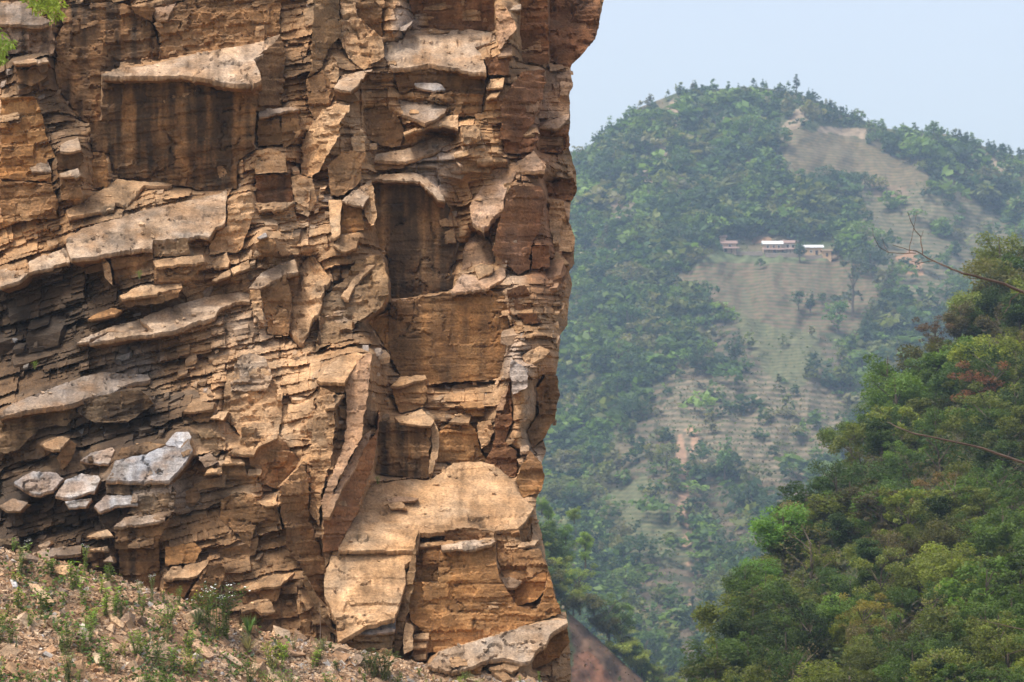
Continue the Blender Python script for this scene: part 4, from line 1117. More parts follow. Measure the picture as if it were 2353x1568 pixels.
def crown(kind, nl, leaf, r):
    """leaf faces of a crown of height 1 (from 0.15 up) : quads (n,4,3), tone (n)"""
    if kind == 'round':
        k = 26
        d = rand_dirs(r, k); d[:, 2] *= .85
        cen = d * (r.uniform(.35, 1, k) ** .6)[:, None] * np.array([.36, .36, .44]) + np.array([0, 0, .50])
        rad = r.uniform(.10, .19, k)
    elif kind == 'tall':
        k = 28
        z = r.uniform(.22, .95, k)
        a = r.uniform(0, 6.28, k); q = .24 * np.sqrt(np.sin(np.pi * np.clip((z - .1) / .92, 0, 1))) * r.uniform(.3, 1, k)
        cen = np.stack([np.cos(a) * q, np.sin(a) * q, z], -1); rad = r.uniform(.07, .14, k)
    elif kind == 'conifer':
        k = 42
        z = .16 + .80 * r.random(k) ** .8
        a = r.uniform(0, 6.28, k); q = .27 * (1.02 - z) ** .85 * r.uniform(.4, 1.0, k)
        cen = np.stack([np.cos(a) * q, np.sin(a) * q, z], -1); rad = .035 + .10 * (1 - z)
    elif kind == 'wide':
        k = 30
        a = r.uniform(0, 6.28, k); q = .55 * np.sqrt(r.random(k))
        cen = np.stack([np.cos(a) * q, np.sin(a) * q, .22 + .62 * r.random(k) * (1 - .8 * (q / .6) ** 2) + .06], -1); rad = r.uniform(.10, .18, k)
    elif kind == 'shrub':
        k = 22
        a = r.uniform(0, 6.28, k); q = .55 * np.sqrt(r.random(k))
        cen = np.stack([np.cos(a) * q, np.sin(a) * q, .15 + .7 * r.random(k) * (1 - (q / .62) ** 2)], -1); rad = r.uniform(.12, .22, k)
    else:   # spray: loose, airy
        k = 34
        a = r.uniform(0, 6.28, k); z = r.uniform(.2, 1, k); q = .42 * r.random(k) ** .7
        cen = np.stack([np.cos(a) * q, np.sin(a) * q, z], -1); rad = r.uniform(.06, .13, k)
    w = rad ** 2; w /= w.sum()
    which = r.choice(len(cen), nl, p=w)
    d = rand_dirs(r, nl)
    rr = r.random(nl) ** .4
    pos = cen[which] + d * (rad[which] * rr)[:, None] * np.array([1, 1, .72])
    tone = .8 + .4 * r.random(len(cen))[which] + r.normal(0, .12, nl)
    q = leaf_quads(pos, leaf, r, up=.55)
    return q, np.clip(tone, .45, 1.6), cen

def tube(pts, rad, sides=6):
    pts = np.asarray(pts, float); n = len(pts)
    V = []; F = []
    for i in range(n):
        d = pts[min(i + 1, n - 1)] - pts[max(i - 1, 0)]
        d /= max(np.linalg.norm(d), 1e-9)
        a = np.cross(d, (0.31, 0.2, .93) if abs(d[2]) < .8 else (1, 0, 0.1)); a /= np.linalg.norm(a); b = np.cross(d, a)
        for s in range(sides):
            t = 2 * math.pi * s / sides
            V.append(pts[i] + rad[i] * (math.cos(t) * a + math.sin(t) * b))
    for i in range(n - 1):
        for s in range(sides):
            F.append((i * sides + s, i * sides + (s + 1) % sides, (i + 1) * sides + (s + 1) % sides, (i + 1) * sides + s))
    return np.array(V), np.array(F)

def join(parts):
    V = []; F = []; o = 0
    for v, f in parts:
        V.append(v); F.append(f + o); o += len(v)
    return np.concatenate(V), np.concatenate(F)

def quads_mesh(name, q, cols, mat):
    n = len(q)
    return mesh_from(name, q.reshape(-1, 3), np.arange(n * 4).reshape(n, 4), mat, cols, domain='FACE')

TREES = {}
def tree_variant(kind, nl, leaf, seed, trunk=True):
    r = np.random.default_rng(seed)
    q, tone, cen = crown(kind, nl, leaf, r)
    tint = np.stack([tone * (1 + r.normal(0, .06, len(tone))), tone, tone * (1 + r.normal(0, .10, len(tone)))], -1)
    cm = quads_mesh('crown', q, np.clip(tint, .2, 2.0), LEAF)
    tops = cen[np.argsort(-cen[:, 2])]
    parts = [tube([(0, 0, -.08), (.01, .0, .15), (-.01, .01, .4), (0.005, 0, .75)], [.030, .024, .017, .005], 6)]
    for c in tops[::3][:9]:
        z0 = max(.12, c[2] - .28)
        parts.append(tube([(0, 0, z0), c * np.array([.5, .5, 1]) * np.array([1, 1, .5]) + np.array([0, 0, z0 * .5]), c], [.011, .008, .003], 4))
    v, f = join(parts)
    tm = mesh_from('trunk', v, f, BARK)
    return cm, tm

NEARV = [tree_variant('round', 5200, .019, 501), tree_variant('round', 4600, .022, 502), tree_variant('wide', 5200, .021, 503), tree_variant('tall', 4200, .019, 504),
         tree_variant('spray', 3400, .018, 505), tree_variant('shrub', 4600, .026, 506), tree_variant('spray', 4200, .022, 507), tree_variant('wide', 4200, .027, 508), tree_variant('spray', 520, .017, 509)]
FARV = [tree_variant('round', 520, .050, 601), tree_variant('wide', 520, .055, 602), tree_variant('tall', 460, .045, 603), tree_variant('conifer', 520, .036, 604), tree_variant('conifer', 480, .040, 605), tree_variant('shrub', 420, .075, 606), tree_variant('spray', 380, .05, 607)]

def put_tree(name, var, P, h, color, label, category, group=None, rz=None, wide=1.0, trunk=True):
    o = thing(name, tuple(P), label, category, group, rz if rz is not None else random.uniform(0, 6.28))
    o.scale = (h * wide, h * wide, h)
    c = link('crown', var[0], o); c.color = (*color, 1)
    t = link('trunk', var[1], o)
    return o

# ---- right hillside: one by one, far rows first
GREENS = [('dark green', (.055, .082, .022)), ('olive green', (.095, .105, .030)), ('mid green', (.070, .110, .026)), ('yellow-green', (.135, .150, .032)), ('grey-brown, half bare', (.100, .080, .048)), ('deep green', (.040, .065, .022)), ('dull brown-green', (.085, .078, .030))]
SIZEW = ['small', 'medium', 'tall']
KINDW = ['round', 'bushy', 'spreading', 'slender', 'loose', 'low', 'feathery', 'broad', 'twiggy']
r = np.random.default_rng(77)
spots = []
for py in np.arange(640, 1860, 40):
    x0 = hill_left(py)
    x = x0 + 34 + r.uniform(0, 26)
    while x < 2460:
        spots.append((x + r.normal(0, 12), py + r.normal(0, 14)))
        x += r.uniform(48, 84)
n_near = 0
def hill_place(px, py):
    lo = '%s of the wooded hillside' % (['the upper', 'the middle', 'the lower'][0 if py < 950 else 1 if py < 1280 else 2] + (' edge' if px - hill_left(py) < 120 else ' slope' if px < 2200 else ' far end'))
    return lo
for px, py in spots:
    Yv = hill_Y(px, py)
    k = int(r.choice(9, p=[.19, .18, .13, .06, .10, .1, .09, .08, .07]))
    ci = int(r.choice(7, p=[.26, .20, .21, .10, .05, .14, .04])) if k != 8 else 4
    if px - hill_left(py) < 95 and k in (4, 8, 3): k = 0
    cn, cc = GREENS[ci]
    hpx = r.uniform(95, 175) * (1.0 if k != 5 else .7)
    h = hpx / FPX * Yv
    cc = np.array(cc) * r.uniform(.58, 1.6) * np.array([1.06, 1.08, .76])
    nm = 'shrub' if k == 5 else 'tree'
    lab = '%s %s %s on %s' % (cn, KINDW[k], 'shrub' if k == 5 else 'tree', hill_place(px, py))
    put_tree('hillside_' + nm, NEARV[k], at(px, py, Yv), h, cc, lab, nm, 'trees crowding the wooded hillside', wide=r.uniform(.85, 1.25))
# the ones that stand out by colour
SPECIAL = [(2255,925,'spray',120,(.20,.085,.045),'rust-red shrub among green trees high on the wooded hillside'),
           (1800,1235,'round',160,(.115,.215,.03),'bright fresh-green tree at the edge of the wooded hillside'),
           (1745,1330,'round',100,(.10,.19,.03),'small bright green bush lowest on the edge of the wooded hillside'),
           (2185,1395,'round',105,(.22,.205,.075),'round pale yellow-green tree low on the wooded hillside'),
           (1985,1450,'spray',110,(.20,.16,.03),'yellow-flowering loose shrub low on the wooded hillside'),
           (2150,1160,'spray',95,(.16,.10,.035),'orange-brown shrub in the middle of the wooded hillside'),
           (2235,720,'round',110,(.17,.20,.045),'light yellow-green tree crown on the skyline of the wooded hillside'),
           (1955,1010,'wide',95,(.09,.12,.03),'dark spreading tree jutting out from the hillside edge'),
           (2290,940,'wide',70,(.16,.19,.09),'pale flowering shrub beside the rust-red shrub'),
           (2150,790,'spray',80,(.10,.06,.035),'dark brown half-bare bush on the skyline of the hillside')]
kmap = {'round': 0, 'wide': 2, 'tall': 3, 'spray': 4}
for px, py, k, hp, c, lab in SPECIAL:
    Yv = float(hill_Y(px, py)) - 6.5
    put_tree('hillside_tree', NEARV[kmap[k]], at(px, py + hp * .45, Yv), hp / FPX * Yv * 1.15, np.array(c) * 1.05, lab, 'tree' if 'tree' in lab else 'shrub', 'trees crowding the wooded hillside', wide=1.15)
# undergrowth between them
n = 30000
px = r.uniform(1560, 2500, n); py = r.uniform(560, 1800, n)
ok = px > hill_left(py) + 15
px, py = px[ok], py[ok]
Yv = hill_Y(px, py)
C = at(px, py, Yv) + np.stack([np.zeros(len(px)), np.zeros(len(px)), np.abs(r.normal(0, .55, len(px)))], -1)
q = leaf_quads(C, .16, r, .6)
base = np.array([g[1] for g in GREENS])[(np.floor((fbm(p3(px / 60., py / 60., 2.), 2, 9) * .5 + .5) * 6.99)).astype(int) % 7]
link('undergrowth', quads_mesh('undergrowth', q, base * r.uniform(.4, .8, (len(px), 1)), LEAF), kind='stuff', label='dark leafy undergrowth covering the ground between hillside trees', category='undergrowth')

# ---- far mountain
def in_any(px, py, polys):
    m = np.zeros(np.shape(px), bool)
    for p in polys: m |= inpoly(px, py, p)
    return m
r = np.random.default_rng(99)
n = 20000
px = r.uniform(1180, 2500, n); py = r.uniform(190, 1560, n)
ok = py > ridge(px) + 4
dens = .72 + .6 * fbm(p3(px / 75., py / 60., 4.), 3, 401)
dens = np.where(in_any(px, py, [FIELD_UP, FIELD_LO, YARD] + ORANGE + BARE), .0, dens)
for _dy in (12, 26, 38):
    dens = np.where(in_any(px, py - _dy, [FIELD_UP, FIELD_LO]), .0, dens)
dens = np.where(inpoly(px, py, SLIDE), .2, dens)
dens = np.where(in_any(px, py, [TERR_LO, TERR_R]), .07, dens)
dens = np.where(in_any(px, py, [TERR_B]), .35, dens)
dens = np.where(in_any(px, py, [SCRUB]), .16, dens)
dens = np.where(inpoly(px, py, [(1300,880),(1560,900),(1760,1100),(1850,1130),(1600,1500),(1500,1500),(1300,1150)]), dens * .62, dens)
dens = np.where(inpoly(px, py, LOWBARE), dens * np.where(fbm(p3(px / 60., py / 50., 9.), 2, 88) > .1, .8, .16), dens)
dens = np.where(inpoly(px, py, LOWBARE2), dens * .25, dens)
ok &= r.random(n) < dens
ok &= ~((px > 1630) & (px < 1930) & (py > 555) & (py < 590))
px, py = px[ok][:8200], py[ok][:8200]
xe = r.uniform(760, 1180, 1500); ye = ridge(xe) + 5 + r.random(1500) * (1450 - ridge(xe))
px = np.concatenate([px, xe]); py = np.concatenate([py, ye])
n = len(px)
Yv = mount_Y(px, py)
hpx = np.clip(r.lognormal(math.log(33), .42, n) * (1 + .35 * sstep(700, 1500, py)), 11, 80)
hpx = np.where(py < ridge(px) + 40, np.clip(hpx, 14, 30), hpx)
FCOL = np.array([1.0, 1.2, .98]) * np.array([(.060, .085, .030), (.090, .120, .030), (.125, .150, .040), (.045, .062, .030), (.120, .110, .040), (.150, .115, .065), (.050, .075, .035)])
ci = r.choice(7, n, p=[.22, .2, .13, .17, .11, .08, .09])
# neighbouring trees tend to be alike
ci = np.where(r.random(n) < .5, np.floor((fbm(p3(px / 40., py / 40., 8.), 2, 411) * .5 + .5) * 6.99).astype(int), ci)
kk = r.choice(7, n, p=[.28, .2, .13, .06, .05, .18, .10])
kk = np.where((py < ridge(px) + 45) & (r.random(n) < .55), r.choice([3, 4], n), kk)
Pm = at(px, py, Yv)
order = np.argsort(-hpx - 500 * ((px > 1330) | (py > 1100) & (px > 1270)) * 1.0)
FN = ['dark green', 'mid green', 'light green', 'deep green', 'olive', 'brownish', 'blue-green']
KW = ['round tree', 'spreading tree', 'slender tree', 'conifer', 'dense conifer', 'shrub', 'loose tree']
def m_place(x, y):
    if y < ridge(x) + 45: return 'on the mountain skyline'
    if y < 560: return 'high on the far mountain above the houses' if x > 1600 else 'on the left shoulder of the far mountain'
    if y < 860: return 'beside the terraced field' if x > 1520 else 'left of the terraced field near the cliff edge'
    return 'on the lower far slope beside the landslide scar' if x < 1680 else 'on the lower far slope below the terraces'
for i in order[:280]:
    h = hpx[i] / FPX * Yv[i]
    put_tree('mountain_tree' if kk[i] != 5 else 'mountain_shrub', FARV[kk[i]], Pm[i], h, FCOL[ci[i]] * r.uniform(.85, 1.2),
             '%s %s %s' % (FN[ci[i]], KW[kk[i]], m_place(px[i], py[i])), 'shrub' if kk[i] == 5 else 'tree', 'trees on the far mountain', wide=r.uniform(.9, 1.3))
rest = order[280:]
Qs = []; Cs = []
raw = []
for k, (kd, nl, lf) in enumerate([('round', 80, .12), ('wide', 80, .13), ('tall', 70, .11), ('conifer', 80, .09), ('conifer', 80, .09), ('shrub', 60, .17), ('spray', 60, .12)]):
    raw.append([crown(kd, nl, lf, np.random.default_rng(900 + 10 * k + j))[:2] for j in range(3)])
for i in rest:
    q, tone = raw[kk[i]][int(r.integers(3))]
    h = hpx[i] / FPX * Yv[i]
    a = r.uniform(0, 6.28); ca, sa = math.cos(a), math.sin(a)
    wd = h * r.uniform(.9, 1.35)
    qq = np.stack([(q[..., 0] * ca - q[..., 1] * sa) * wd, (q[..., 0] * sa + q[..., 1] * ca) * wd, q[..., 2] * h], -1) + Pm[i]
    Qs.append(qq); Cs.append(tone[:, None] * FCOL[ci[i]] * r.uniform(.7, 1.4))
link('distant_forest', quads_mesh('distant_forest', np.concatenate(Qs), np.concatenate(Cs), LEAF), kind='stuff', label='mixed scrub forest covering the far mountain', category='forest')
print('far trees', n)
# brush and dry scrub on the ground between
n = 42000
px = r.uniform(1180, 2500, n); py = r.uniform(200, 1600, n)
ok = (py > ridge(px) + 3) & ~in_any(px, py, [FIELD_UP, FIELD_LO, SLIDE] + ORANGE)
ok &= (~in_any(px, py, [TERR_LO, TERR_B, TERR_R] + BARE)) | (r.random(n) < .25)
px, py = px[ok], py[ok]
C = at(px, py, mount_Y(px, py)); C[:, 2] += np.abs(r.normal(0, .35, len(px)))
q = leaf_quads(C, .42, r, .35)
bc = np.array([(.11, .095, .05), (.075, .105, .036), (.15, .12, .075), (.065, .09, .034)])
link('distant_brush', quads_mesh('distant_brush', q, bc[np.floor((fbm(p3(px / 50., py / 40., 6.), 3, 421) * .5 + .5) * 3.99).astype(int)] * r.uniform(.7, 1.35, (len(px), 1)), LEAF), kind='stuff', label='dry brown and green brush on the far slopes', category='brush')

FSPEC = [(1838,598,2,62,(.055,.095,.04),'pointed dark tree between the tin-roofed house and the orange house'),(1835,708,0,46,(.055,.09,.04),'leftmost of the three small trees standing in the terraced field'),(1862,715,2,48,(.055,.09,.035),'twin-stemmed middle tree of the three in the terraced field'),(1890,700,0,32,(.06,.10,.04),'rightmost smallest of the three trees in the terraced field'),
         (1748,612,5,22,(.08,.12,.045),'small round bush alone in the green strip below the houses'),(1925,760,0,80,(.095,.165,.035),'bright green leafy tree at the lower right of the terraced field'),(1960,720,6,130,(.08,.10,.06),'tall thin grey-green tree at the right of the terraced field'),
         (2000,630,1,80,(.05,.075,.04),'dark tree with pale forked branch right of the houses'),(1830,212,4,44,(.04,.07,.04),'tallest dark conifer on the mountain skyline'),(1340,985,2,80,(.11,.17,.045),'light green tree beside the cliff edge on the lower slope'),(1665,1095,2,95,(.10,.17,.05),'tall bright green tree right of the landslide scar'),
         (1395,630,0,70,(.09,.16,.05),'light green tree on the slope left of the terraced field'),(1900,430,1,60,(.05,.085,.04),'dark tree grove crown under the upper field')]
for px, py, k, hp, c, lab in FSPEC:
    Yv = float(mount_Y(px, py)) - 4
    put_tree('mountain_tree', FARV[k], at(px, py, Yv), hp / FPX * Yv, np.array(c), lab, 'tree', 'trees on the far mountain')
r2 = np.random.default_rng(12)
for i in range(9):   # grove below the upper field
    px = 1850 + i * 17 + r2.normal(0, 4); py = 432 + r2.normal(0, 5)
    Yv = float(mount_Y(px, py)) - 3
    put_tree('mountain_tree', FARV[int(r2.choice([0, 1]))], at(px, py, Yv), r2.uniform(34, 46) / FPX * Yv, np.array((.052, .09, .04)) * r2.uniform(.85, 1.2), 'dark green tree in the grove under the upper field', 'tree', 'grove under the upper field', wide=1.2)
for i in range(9):   # grove behind the houses
    px = 1770 + i * 18 + r2.normal(0, 5); py = 545 + r2.normal(0, 5)
    Yv = float(mount_Y(px, py)) + 4
    put_tree('mountain_tree', FARV[int(r2.choice([0, 1, 2]))], at(px, py, Yv), r2.uniform(45, 70) / FPX * Yv, np.array((.05, .085, .042)) * r2.uniform(.85, 1.2), 'dark tree in the grove right behind the houses', 'tree', 'grove behind the houses', wide=1.1)

# ---- trees on the spur behind the cliff
SPT = [(1262,1290,170,(.06,.09,.035),3),(1290,1320,190,(.075,.115,.035),0),(1330,1400,190,(.095,.125,.04),4),(1260,1220,110,(.10,.15,.04),3),(1300,1250,110,(.06,.10,.035),0),(1345,1300,150,(.11,.16,.04),3),(1365,1420,120,(.055,.08,.03),0),
       (1400,1470,190,(.06,.085,.045),4),(1425,1480,180,(.065,.10,.045),6),(1450,1530,130,(.05,.085,.03),0),(1445,1500,110,(.15,.17,.09),4),(1500,1580,140,(.08,.11,.035),1),(1540,1600,110,(.05,.07,.03),0),(1480,1560,100,(.10,.13,.04),1),(1385,1440,90,(.06,.09,.03),5),
       (1560,1640,150,(.09,.12,.04),0),(1590,1660,120,(.07,.09,.03),1),(1320,1200,90,(.09,.12,.04),1),(1270,1370,110,(.05,.08,.03),5),(1420,1570,40,(.05,.08,.03),5),(1245,1180,90,(.08,.12,.04),0),(1235,1330,160,(.055,.08,.03),0)]
SPL = ['slender dark tree','dense green tree','loose olive tree','slim light green tree','round dark tree','tall bright green tree','low dark tree','tall grey-green thin tree','thin feathery tree','dark round tree','pale flowering tree','spreading green tree','small dark tree','light spreading tree','dark shrub','broad green tree','broad dull tree','flat light tree','low dark shrub','small dark shrub on the red soil','small leafy tree','dark dense tree']
SPP = ['hugging the cliff edge', 'next to the cliff edge', 'above the red ploughed soil', 'higher up behind the cliff', 'in the valley behind the cliff', 'rising over the valley trees', 'at the upper end of the ploughed soil', 'above the middle of the ploughed soil', 'beside the grey-green one in the valley', 'at the foot of the valley', 'over the ploughed soil edge', 'at the valley bottom', 'beside the wooded hillside foot', 'at the lower soil edge', 'on the top soil edge', 'in the bottom gap of the valley', 'in front of the hillside foot', 'above the cliff-side trees', 'beside the rock at the soil top', 'itself', 'highest by the cliff edge', 'half hidden by the cliff edge']
rs = np.random.default_rng(31)
for i in range(60):   # scrub that fills the slope round them
    px = rs.uniform(1225, 1580); py = spur_top(px) + rs.uniform(-25, 50)
    if 1295 < px < 1500 and py > spur_top(px) - 4: continue
    Yv = float(spur_Y(px, max(py, spur_top(px)))) + 1
    k = int(rs.choice([0, 1, 4, 5, 6])); ci = int(rs.choice([0, 1, 2, 3, 6]))
    put_tree('valley_shrub', NEARV[k], at(px, py, Yv), rs.uniform(45, 85) / FPX * Yv, np.array(GREENS[ci][1]) * rs.uniform(1.3, 2.2), '%s %s shrub on the valley slope %s' % (GREENS[ci][0], KINDW[k], 'close to the cliff edge' if px < 1330 else 'above the bare soil' if px < 1460 else 'near the valley bottom'), 'shrub', 'scrub in the valley behind the cliff', wide=1.1)
for i, (px, py, hp, c, k) in enumerate(SPT):
    Yv = float(spur_Y(px, max(py, spur_top(px)))) + 2
    lab = SPL[i] if SPP[i] == 'itself' else SPL[i] + ' ' + SPP[i]
    put_tree('valley_tree' if 'shrub' not in lab else 'valley_shrub', NEARV[k], at(px, py, Yv), hp / FPX * Yv * .52, np.array(c) * np.array([2.3, 2.2, 1.6]), lab, 'shrub' if 'shrub' in lab else 'tree', 'trees in the valley behind the cliff', wide=.95)

# low scrub and clods on the spur
n = 16000
px = rs.uniform(500, 1640, n); py = spur_top(px) + rs.random(n) * 260
soil = inpoly(px, py, [(1300,1408),(1345,1430),(1400,1488),(1500,1578),(1430,1660),(1312,1660)])
keep = ~soil | (rs.random(n) < .35)
px, py, soil = px[keep], py[keep], soil[keep]
C = at(px, py, spur_Y(px, py)); C[:, 2] += np.where(soil, .03, np.abs(rs.normal(0, .8, len(px))))
q = leaf_quads(C, .30, rs, .5)
q = C[:, None, :] + (q - C[:, None, :]) * np.where(soil, .45, 1.0)[:, None, None]
cg = np.array([g_[1] for g_ in GREENS])[rs.integers(0, 7, len(px))] * rs.uniform(.9, 1.9, (len(px), 1))
cs_ = np.array([(.13, .07, .045), (.18, .10, .065), (.09, .055, .04), (.10, .11, .04)])[rs.integers(0, 4, len(px))]
link('valley_brush', quads_mesh('valley_brush', q, np.where(soil[:, None], cs_, cg), LEAF), kind='stuff', label='low green brush and soil clods on the valley slope', category='brush')

# ------------------------------------------------------------------ houses on the far mountain
def wall_mat(n, c): return plain_material(n, c, .9, .12, 1.5)
M_OCH = wall_mat('ochre_plaster', (.52, .37, .25)); M_ORG = wall_mat('orange_plaster', (.55, .35, .19)); M_PNK = wall_mat('pink_plaster', (.58, .46, .36)); M_DRK = wall_mat('dark_timber', (.06, .045, .04)); M_RED = wall_mat('red_roof', (.25, .165, .135))
M_WHT = wall_mat('white_wash', (.66, .64, .60)); M_THATCH = wall_mat('thatch', (.22, .15, .09))
M_TIN = plain_material('tin_sheet', (.72, .73, .74), .35, .12, 2.0)
M_STONE = wall_mat('rubble_stone', (.28, .22, .17))
def box(x0, x1, y0, y1, z0, z1):
    v = np.array([(x, y, z) for z in (z0, z1) for x, y in ((x0, y0), (x1, y0), (x1, y1), (x0, y1))], float)
    return v, np.array([(0, 3, 2, 1), (4, 5, 6, 7), (0, 1, 5, 4), (1, 2, 6, 5), (2, 3, 7, 6), (3, 0, 4, 7)])
def gable(x0, x1, y0, y1, z0, zr, t=.12):
    ym = (y0 + y1) / 2
    a = np.array([(x0, y0, z0), (x1, y0, z0), (x1, ym, zr), (x0, ym, zr), (x0, y1, z0), (x1, y1, z0)], float)
    b = a + np.array([0, 0, t])
    v = np.concatenate([a, b])
    f = np.array([(6, 7, 8, 9), (9, 8, 11, 10), (0, 3, 2, 1), (3, 4, 5, 2), (0, 1, 7, 6), (4, 10, 11, 5), (0, 6, 9, 3), (3, 9, 10, 4), (1, 2, 8, 7), (2, 5, 11, 8)])
    return v, f
def part(name, vf, mat, parent):
    return link(name, mesh_from(name, vf[0], vf[1], mat), parent)
def house_at(px, py, dY=-1.0):
    Yv = float(mount_Y(px, py)) + dY
    return at(px, py, Yv), Yv / FPX          # point and metres per picture unit
def house(px0, px1, prow, rows_wall, rows_roof, wm, rm, label, name='village_house', depth=5.0, windows=(), veranda=None, rz=0.0, eave=.5, doors=()):
    pc = .5 * (px0 + px1)
    P, s = house_at(pc, prow)
    w = (px1 - px0) * s; hw = rows_wall * s; hr = rows_roof * s
    o = thing(name, tuple(P), label, 'house', None, rz)
    part('wall', box(-w / 2, w / 2, 0, depth, -1.6, hw), wm, o)
    # gable ends
    g = np.array([(-w / 2, 0, hw), (-w / 2, depth, hw), (-w / 2, depth / 2, hw + hr * .98), (w / 2, 0, hw), (w / 2, depth, hw), (w / 2, depth / 2, hw + hr * .98)])
    part('gable', (g, np.array([(0, 2, 1), (3, 4, 5)])), wm, o)
    part('roof', gable(-w / 2 - eave, w / 2 + eave, -eave, depth + eave, hw - .05, hw + hr), rm, o)
    for (u, z, ww, wh) in windows:
        f = part('window', box(u * w - ww / 2, u * w + ww / 2, -.06, .02, z * hw, z * hw + wh), M_DRK, o)
        part('frame', box(u * w - ww / 2 - .12, u * w + ww / 2 + .12, -.03, .01, z * hw - .12, z * hw + wh + .12), M_WHT, f)
    for (u, ww, wh) in doors:
        part('door', box(u * w - ww / 2, u * w + ww / 2, -.07, .02, 0, wh), M_DRK, o)
    if veranda:
        z = veranda * hw
        vr = np.array([(-w / 2 - .6, -1.2, z - .35), (w / 2 + .9, -1.2, z - .35), (w / 2 + .9, .0, z + .25), (-w / 2 - .6, 0, z + .25)])
        v = np.concatenate([vr, vr + np.array([0, 0, .1])])
        part('veranda_roof', (v, np.array([(4, 5, 6, 7), (0, 3, 2, 1), (0, 1, 5, 4), (2, 3, 7, 6), (1, 2, 6, 5), (3, 0, 4, 7)])), M_RED, o)
        for u in np.linspace(-.48, .5, 5):
            part('post', box(u * w - .07, u * w + .07, -1.1, -.96, -.6, z - .3), M_DRK, o)
    return o
house(1643, 1692, 579, 19, 8, M_OCH, M_RED, 'ochre farmhouse with red-brown roof leftmost in the village row', windows=[(-.2, .55, .7, .8), (.2, .55, .7, .8)], veranda=.5, doors=[(0, .9, 1.6)])
house(1655, 1668, 560, 14, 6, M_OCH, M_RED, 'narrow ochre hut standing just behind the red-roofed farmhouse', depth=2.5)
house(1755, 1797, 581, 20, 8, M_OCH, M_TIN, 'farmhouse with shiny white tin roof in the middle of the village', windows=[(-.28, .55, .6, .8), (.05, .55, .6, .8), (.33, .55, .6, .8)], veranda=.42, doors=[(.1, .9, 1.5)])
house(1798, 1832, 581, 22, 8, M_PNK, M_RED, 'pale ochre two-storey farmhouse with pinkish roof joined to the tin-roofed one', windows=[(-.15, .5, .8, 1.0), (.22, .5, .8, 1.0)], veranda=.42)
house(1846, 1890, 586, 17, 7, M_ORG, M_TIN, 'orange farmhouse with grey-white tin roof right of the pointed tree', windows=[(-.1, .3, .6, .7)], doors=[(.2, .8, 1.4)])
house(1891, 1910, 590, 13, 4, M_ORG, M_THATCH, 'small orange shed at the right end of the village', depth=3, doors=[(0, .7, 1.1)])
for x0, x1, row, lab in ((1640, 1752, 581, 'low rubble-stone yard wall in front of the ochre farmhouse'), (1758, 1845, 585, 'low rubble-stone yard wall below the tin-roofed farmhouses'), (1850, 1905, 590, 'low rubble-stone yard wall below the orange farmhouse')):
    P, s = house_at(.5 * (x0 + x1), row, -3.0)
    o = thing('yard_wall', tuple(P), lab, 'wall', 'yard walls of the mountain village')
    rw = np.random.default_rng(int(x0)); w = (x1 - x0) * s; u = -w / 2
    while u < w / 2:
        d = rw.uniform(.5, 1.1)
        for z in (-.9, -.45, 0):
            part('stone', box(u + .02, u + d - .02, rw.uniform(-.06, .06), .5, z, z + .43), M_STONE, o)
        u += d
P, s = house_at(1915, 594)
hs = thing('haystack', tuple(P), 'dark rounded haystack right of the small orange shed', 'haystack')
r = np.random.default_rng(3)
bmh = bmesh.new(); bmesh.ops.create_icosphere(bmh, subdivisions=3, radius=1.0)
for v in bmh.verts:
    k = 1 + .12 * math.sin(v.co.x * 7) * math.cos(v.co.z * 6)
    v.co = Vector((v.co.x * 1.35 * k, v.co.y * 1.2, max(v.co.z, -.3) * 1.25))
mh = bpy.data.meshes.new('hay'); bmh.to_mesh(mh); bmh.free(); mh.materials.append(M_THATCH); link('hay', mh, hs)
part('pole', tube([(0, 0, -.5), (0, 0, 1.75)], [.06, .05], 6), M_DRK, hs)

# ------------------------------------------------------------------ debris slope at the foot of the cliff
TX = [-400, 0, 60, 150, 240, 330, 450, 520, 580, 660, 760, 830, 900, 1000, 1100, 1180, 1240, 1330, 1500]
TY = [1150, 1262, 1276, 1298, 1322, 1352, 1396, 1428, 1452, 1470, 1482, 1502, 1516, 1540, 1552, 1562, 1572, 1600, 1680]
def talus_top(px): return np.interp(px, TX, TY)
def talus_Y(px, py):
    px = np.asarray(px, float); py = np.asarray(py, float)
    t = talus_top(px)
    return 60 - (D0(np.minimum(px, 1150), t) + 1.1) - 0.0135 * (py - t)
tpx = np.arange(-400, 1500, 5.0); tts = np.concatenate([np.linspace(-.12, .38, 75)[:-1], np.linspace(.38, 1, 30)])
TPX, TT = np.meshgrid(tpx, tts)
TPY = talus_top(TPX) + np.maximum(TT, 0) * (2300 - talus_top(TPX))
TP = at(TPX, TPY, talus_Y(TPX, TPY))
TP[..., 1] += np.maximum(-TT, 0) * 16; TP[..., 2] += np.minimum(TT, 0) * 5
TP[..., 2] += .07 * fbm(TP * 1.8, 3, 501) + .03 * fbm(TP * 6, 2, 503)
TC = np.array([.145, .09, .052]) * (1 + .35 * fbm(TP * 2.0, 3, 505))[..., None]
nr, nc = TP.shape[:2]; idx = np.arange(nr * nc).reshape(nr, nc)
Q = np.stack([idx[:-1, :-1], idx[1:, :-1], idx[1:, 1:], idx[:-1, 1:]], -1).reshape(-1, 4)
talus = link('debris_slope', mesh_from('debris_slope', TP.reshape(-1, 3), Q, ROCK, TC.reshape(-1, 3)), kind='structure')
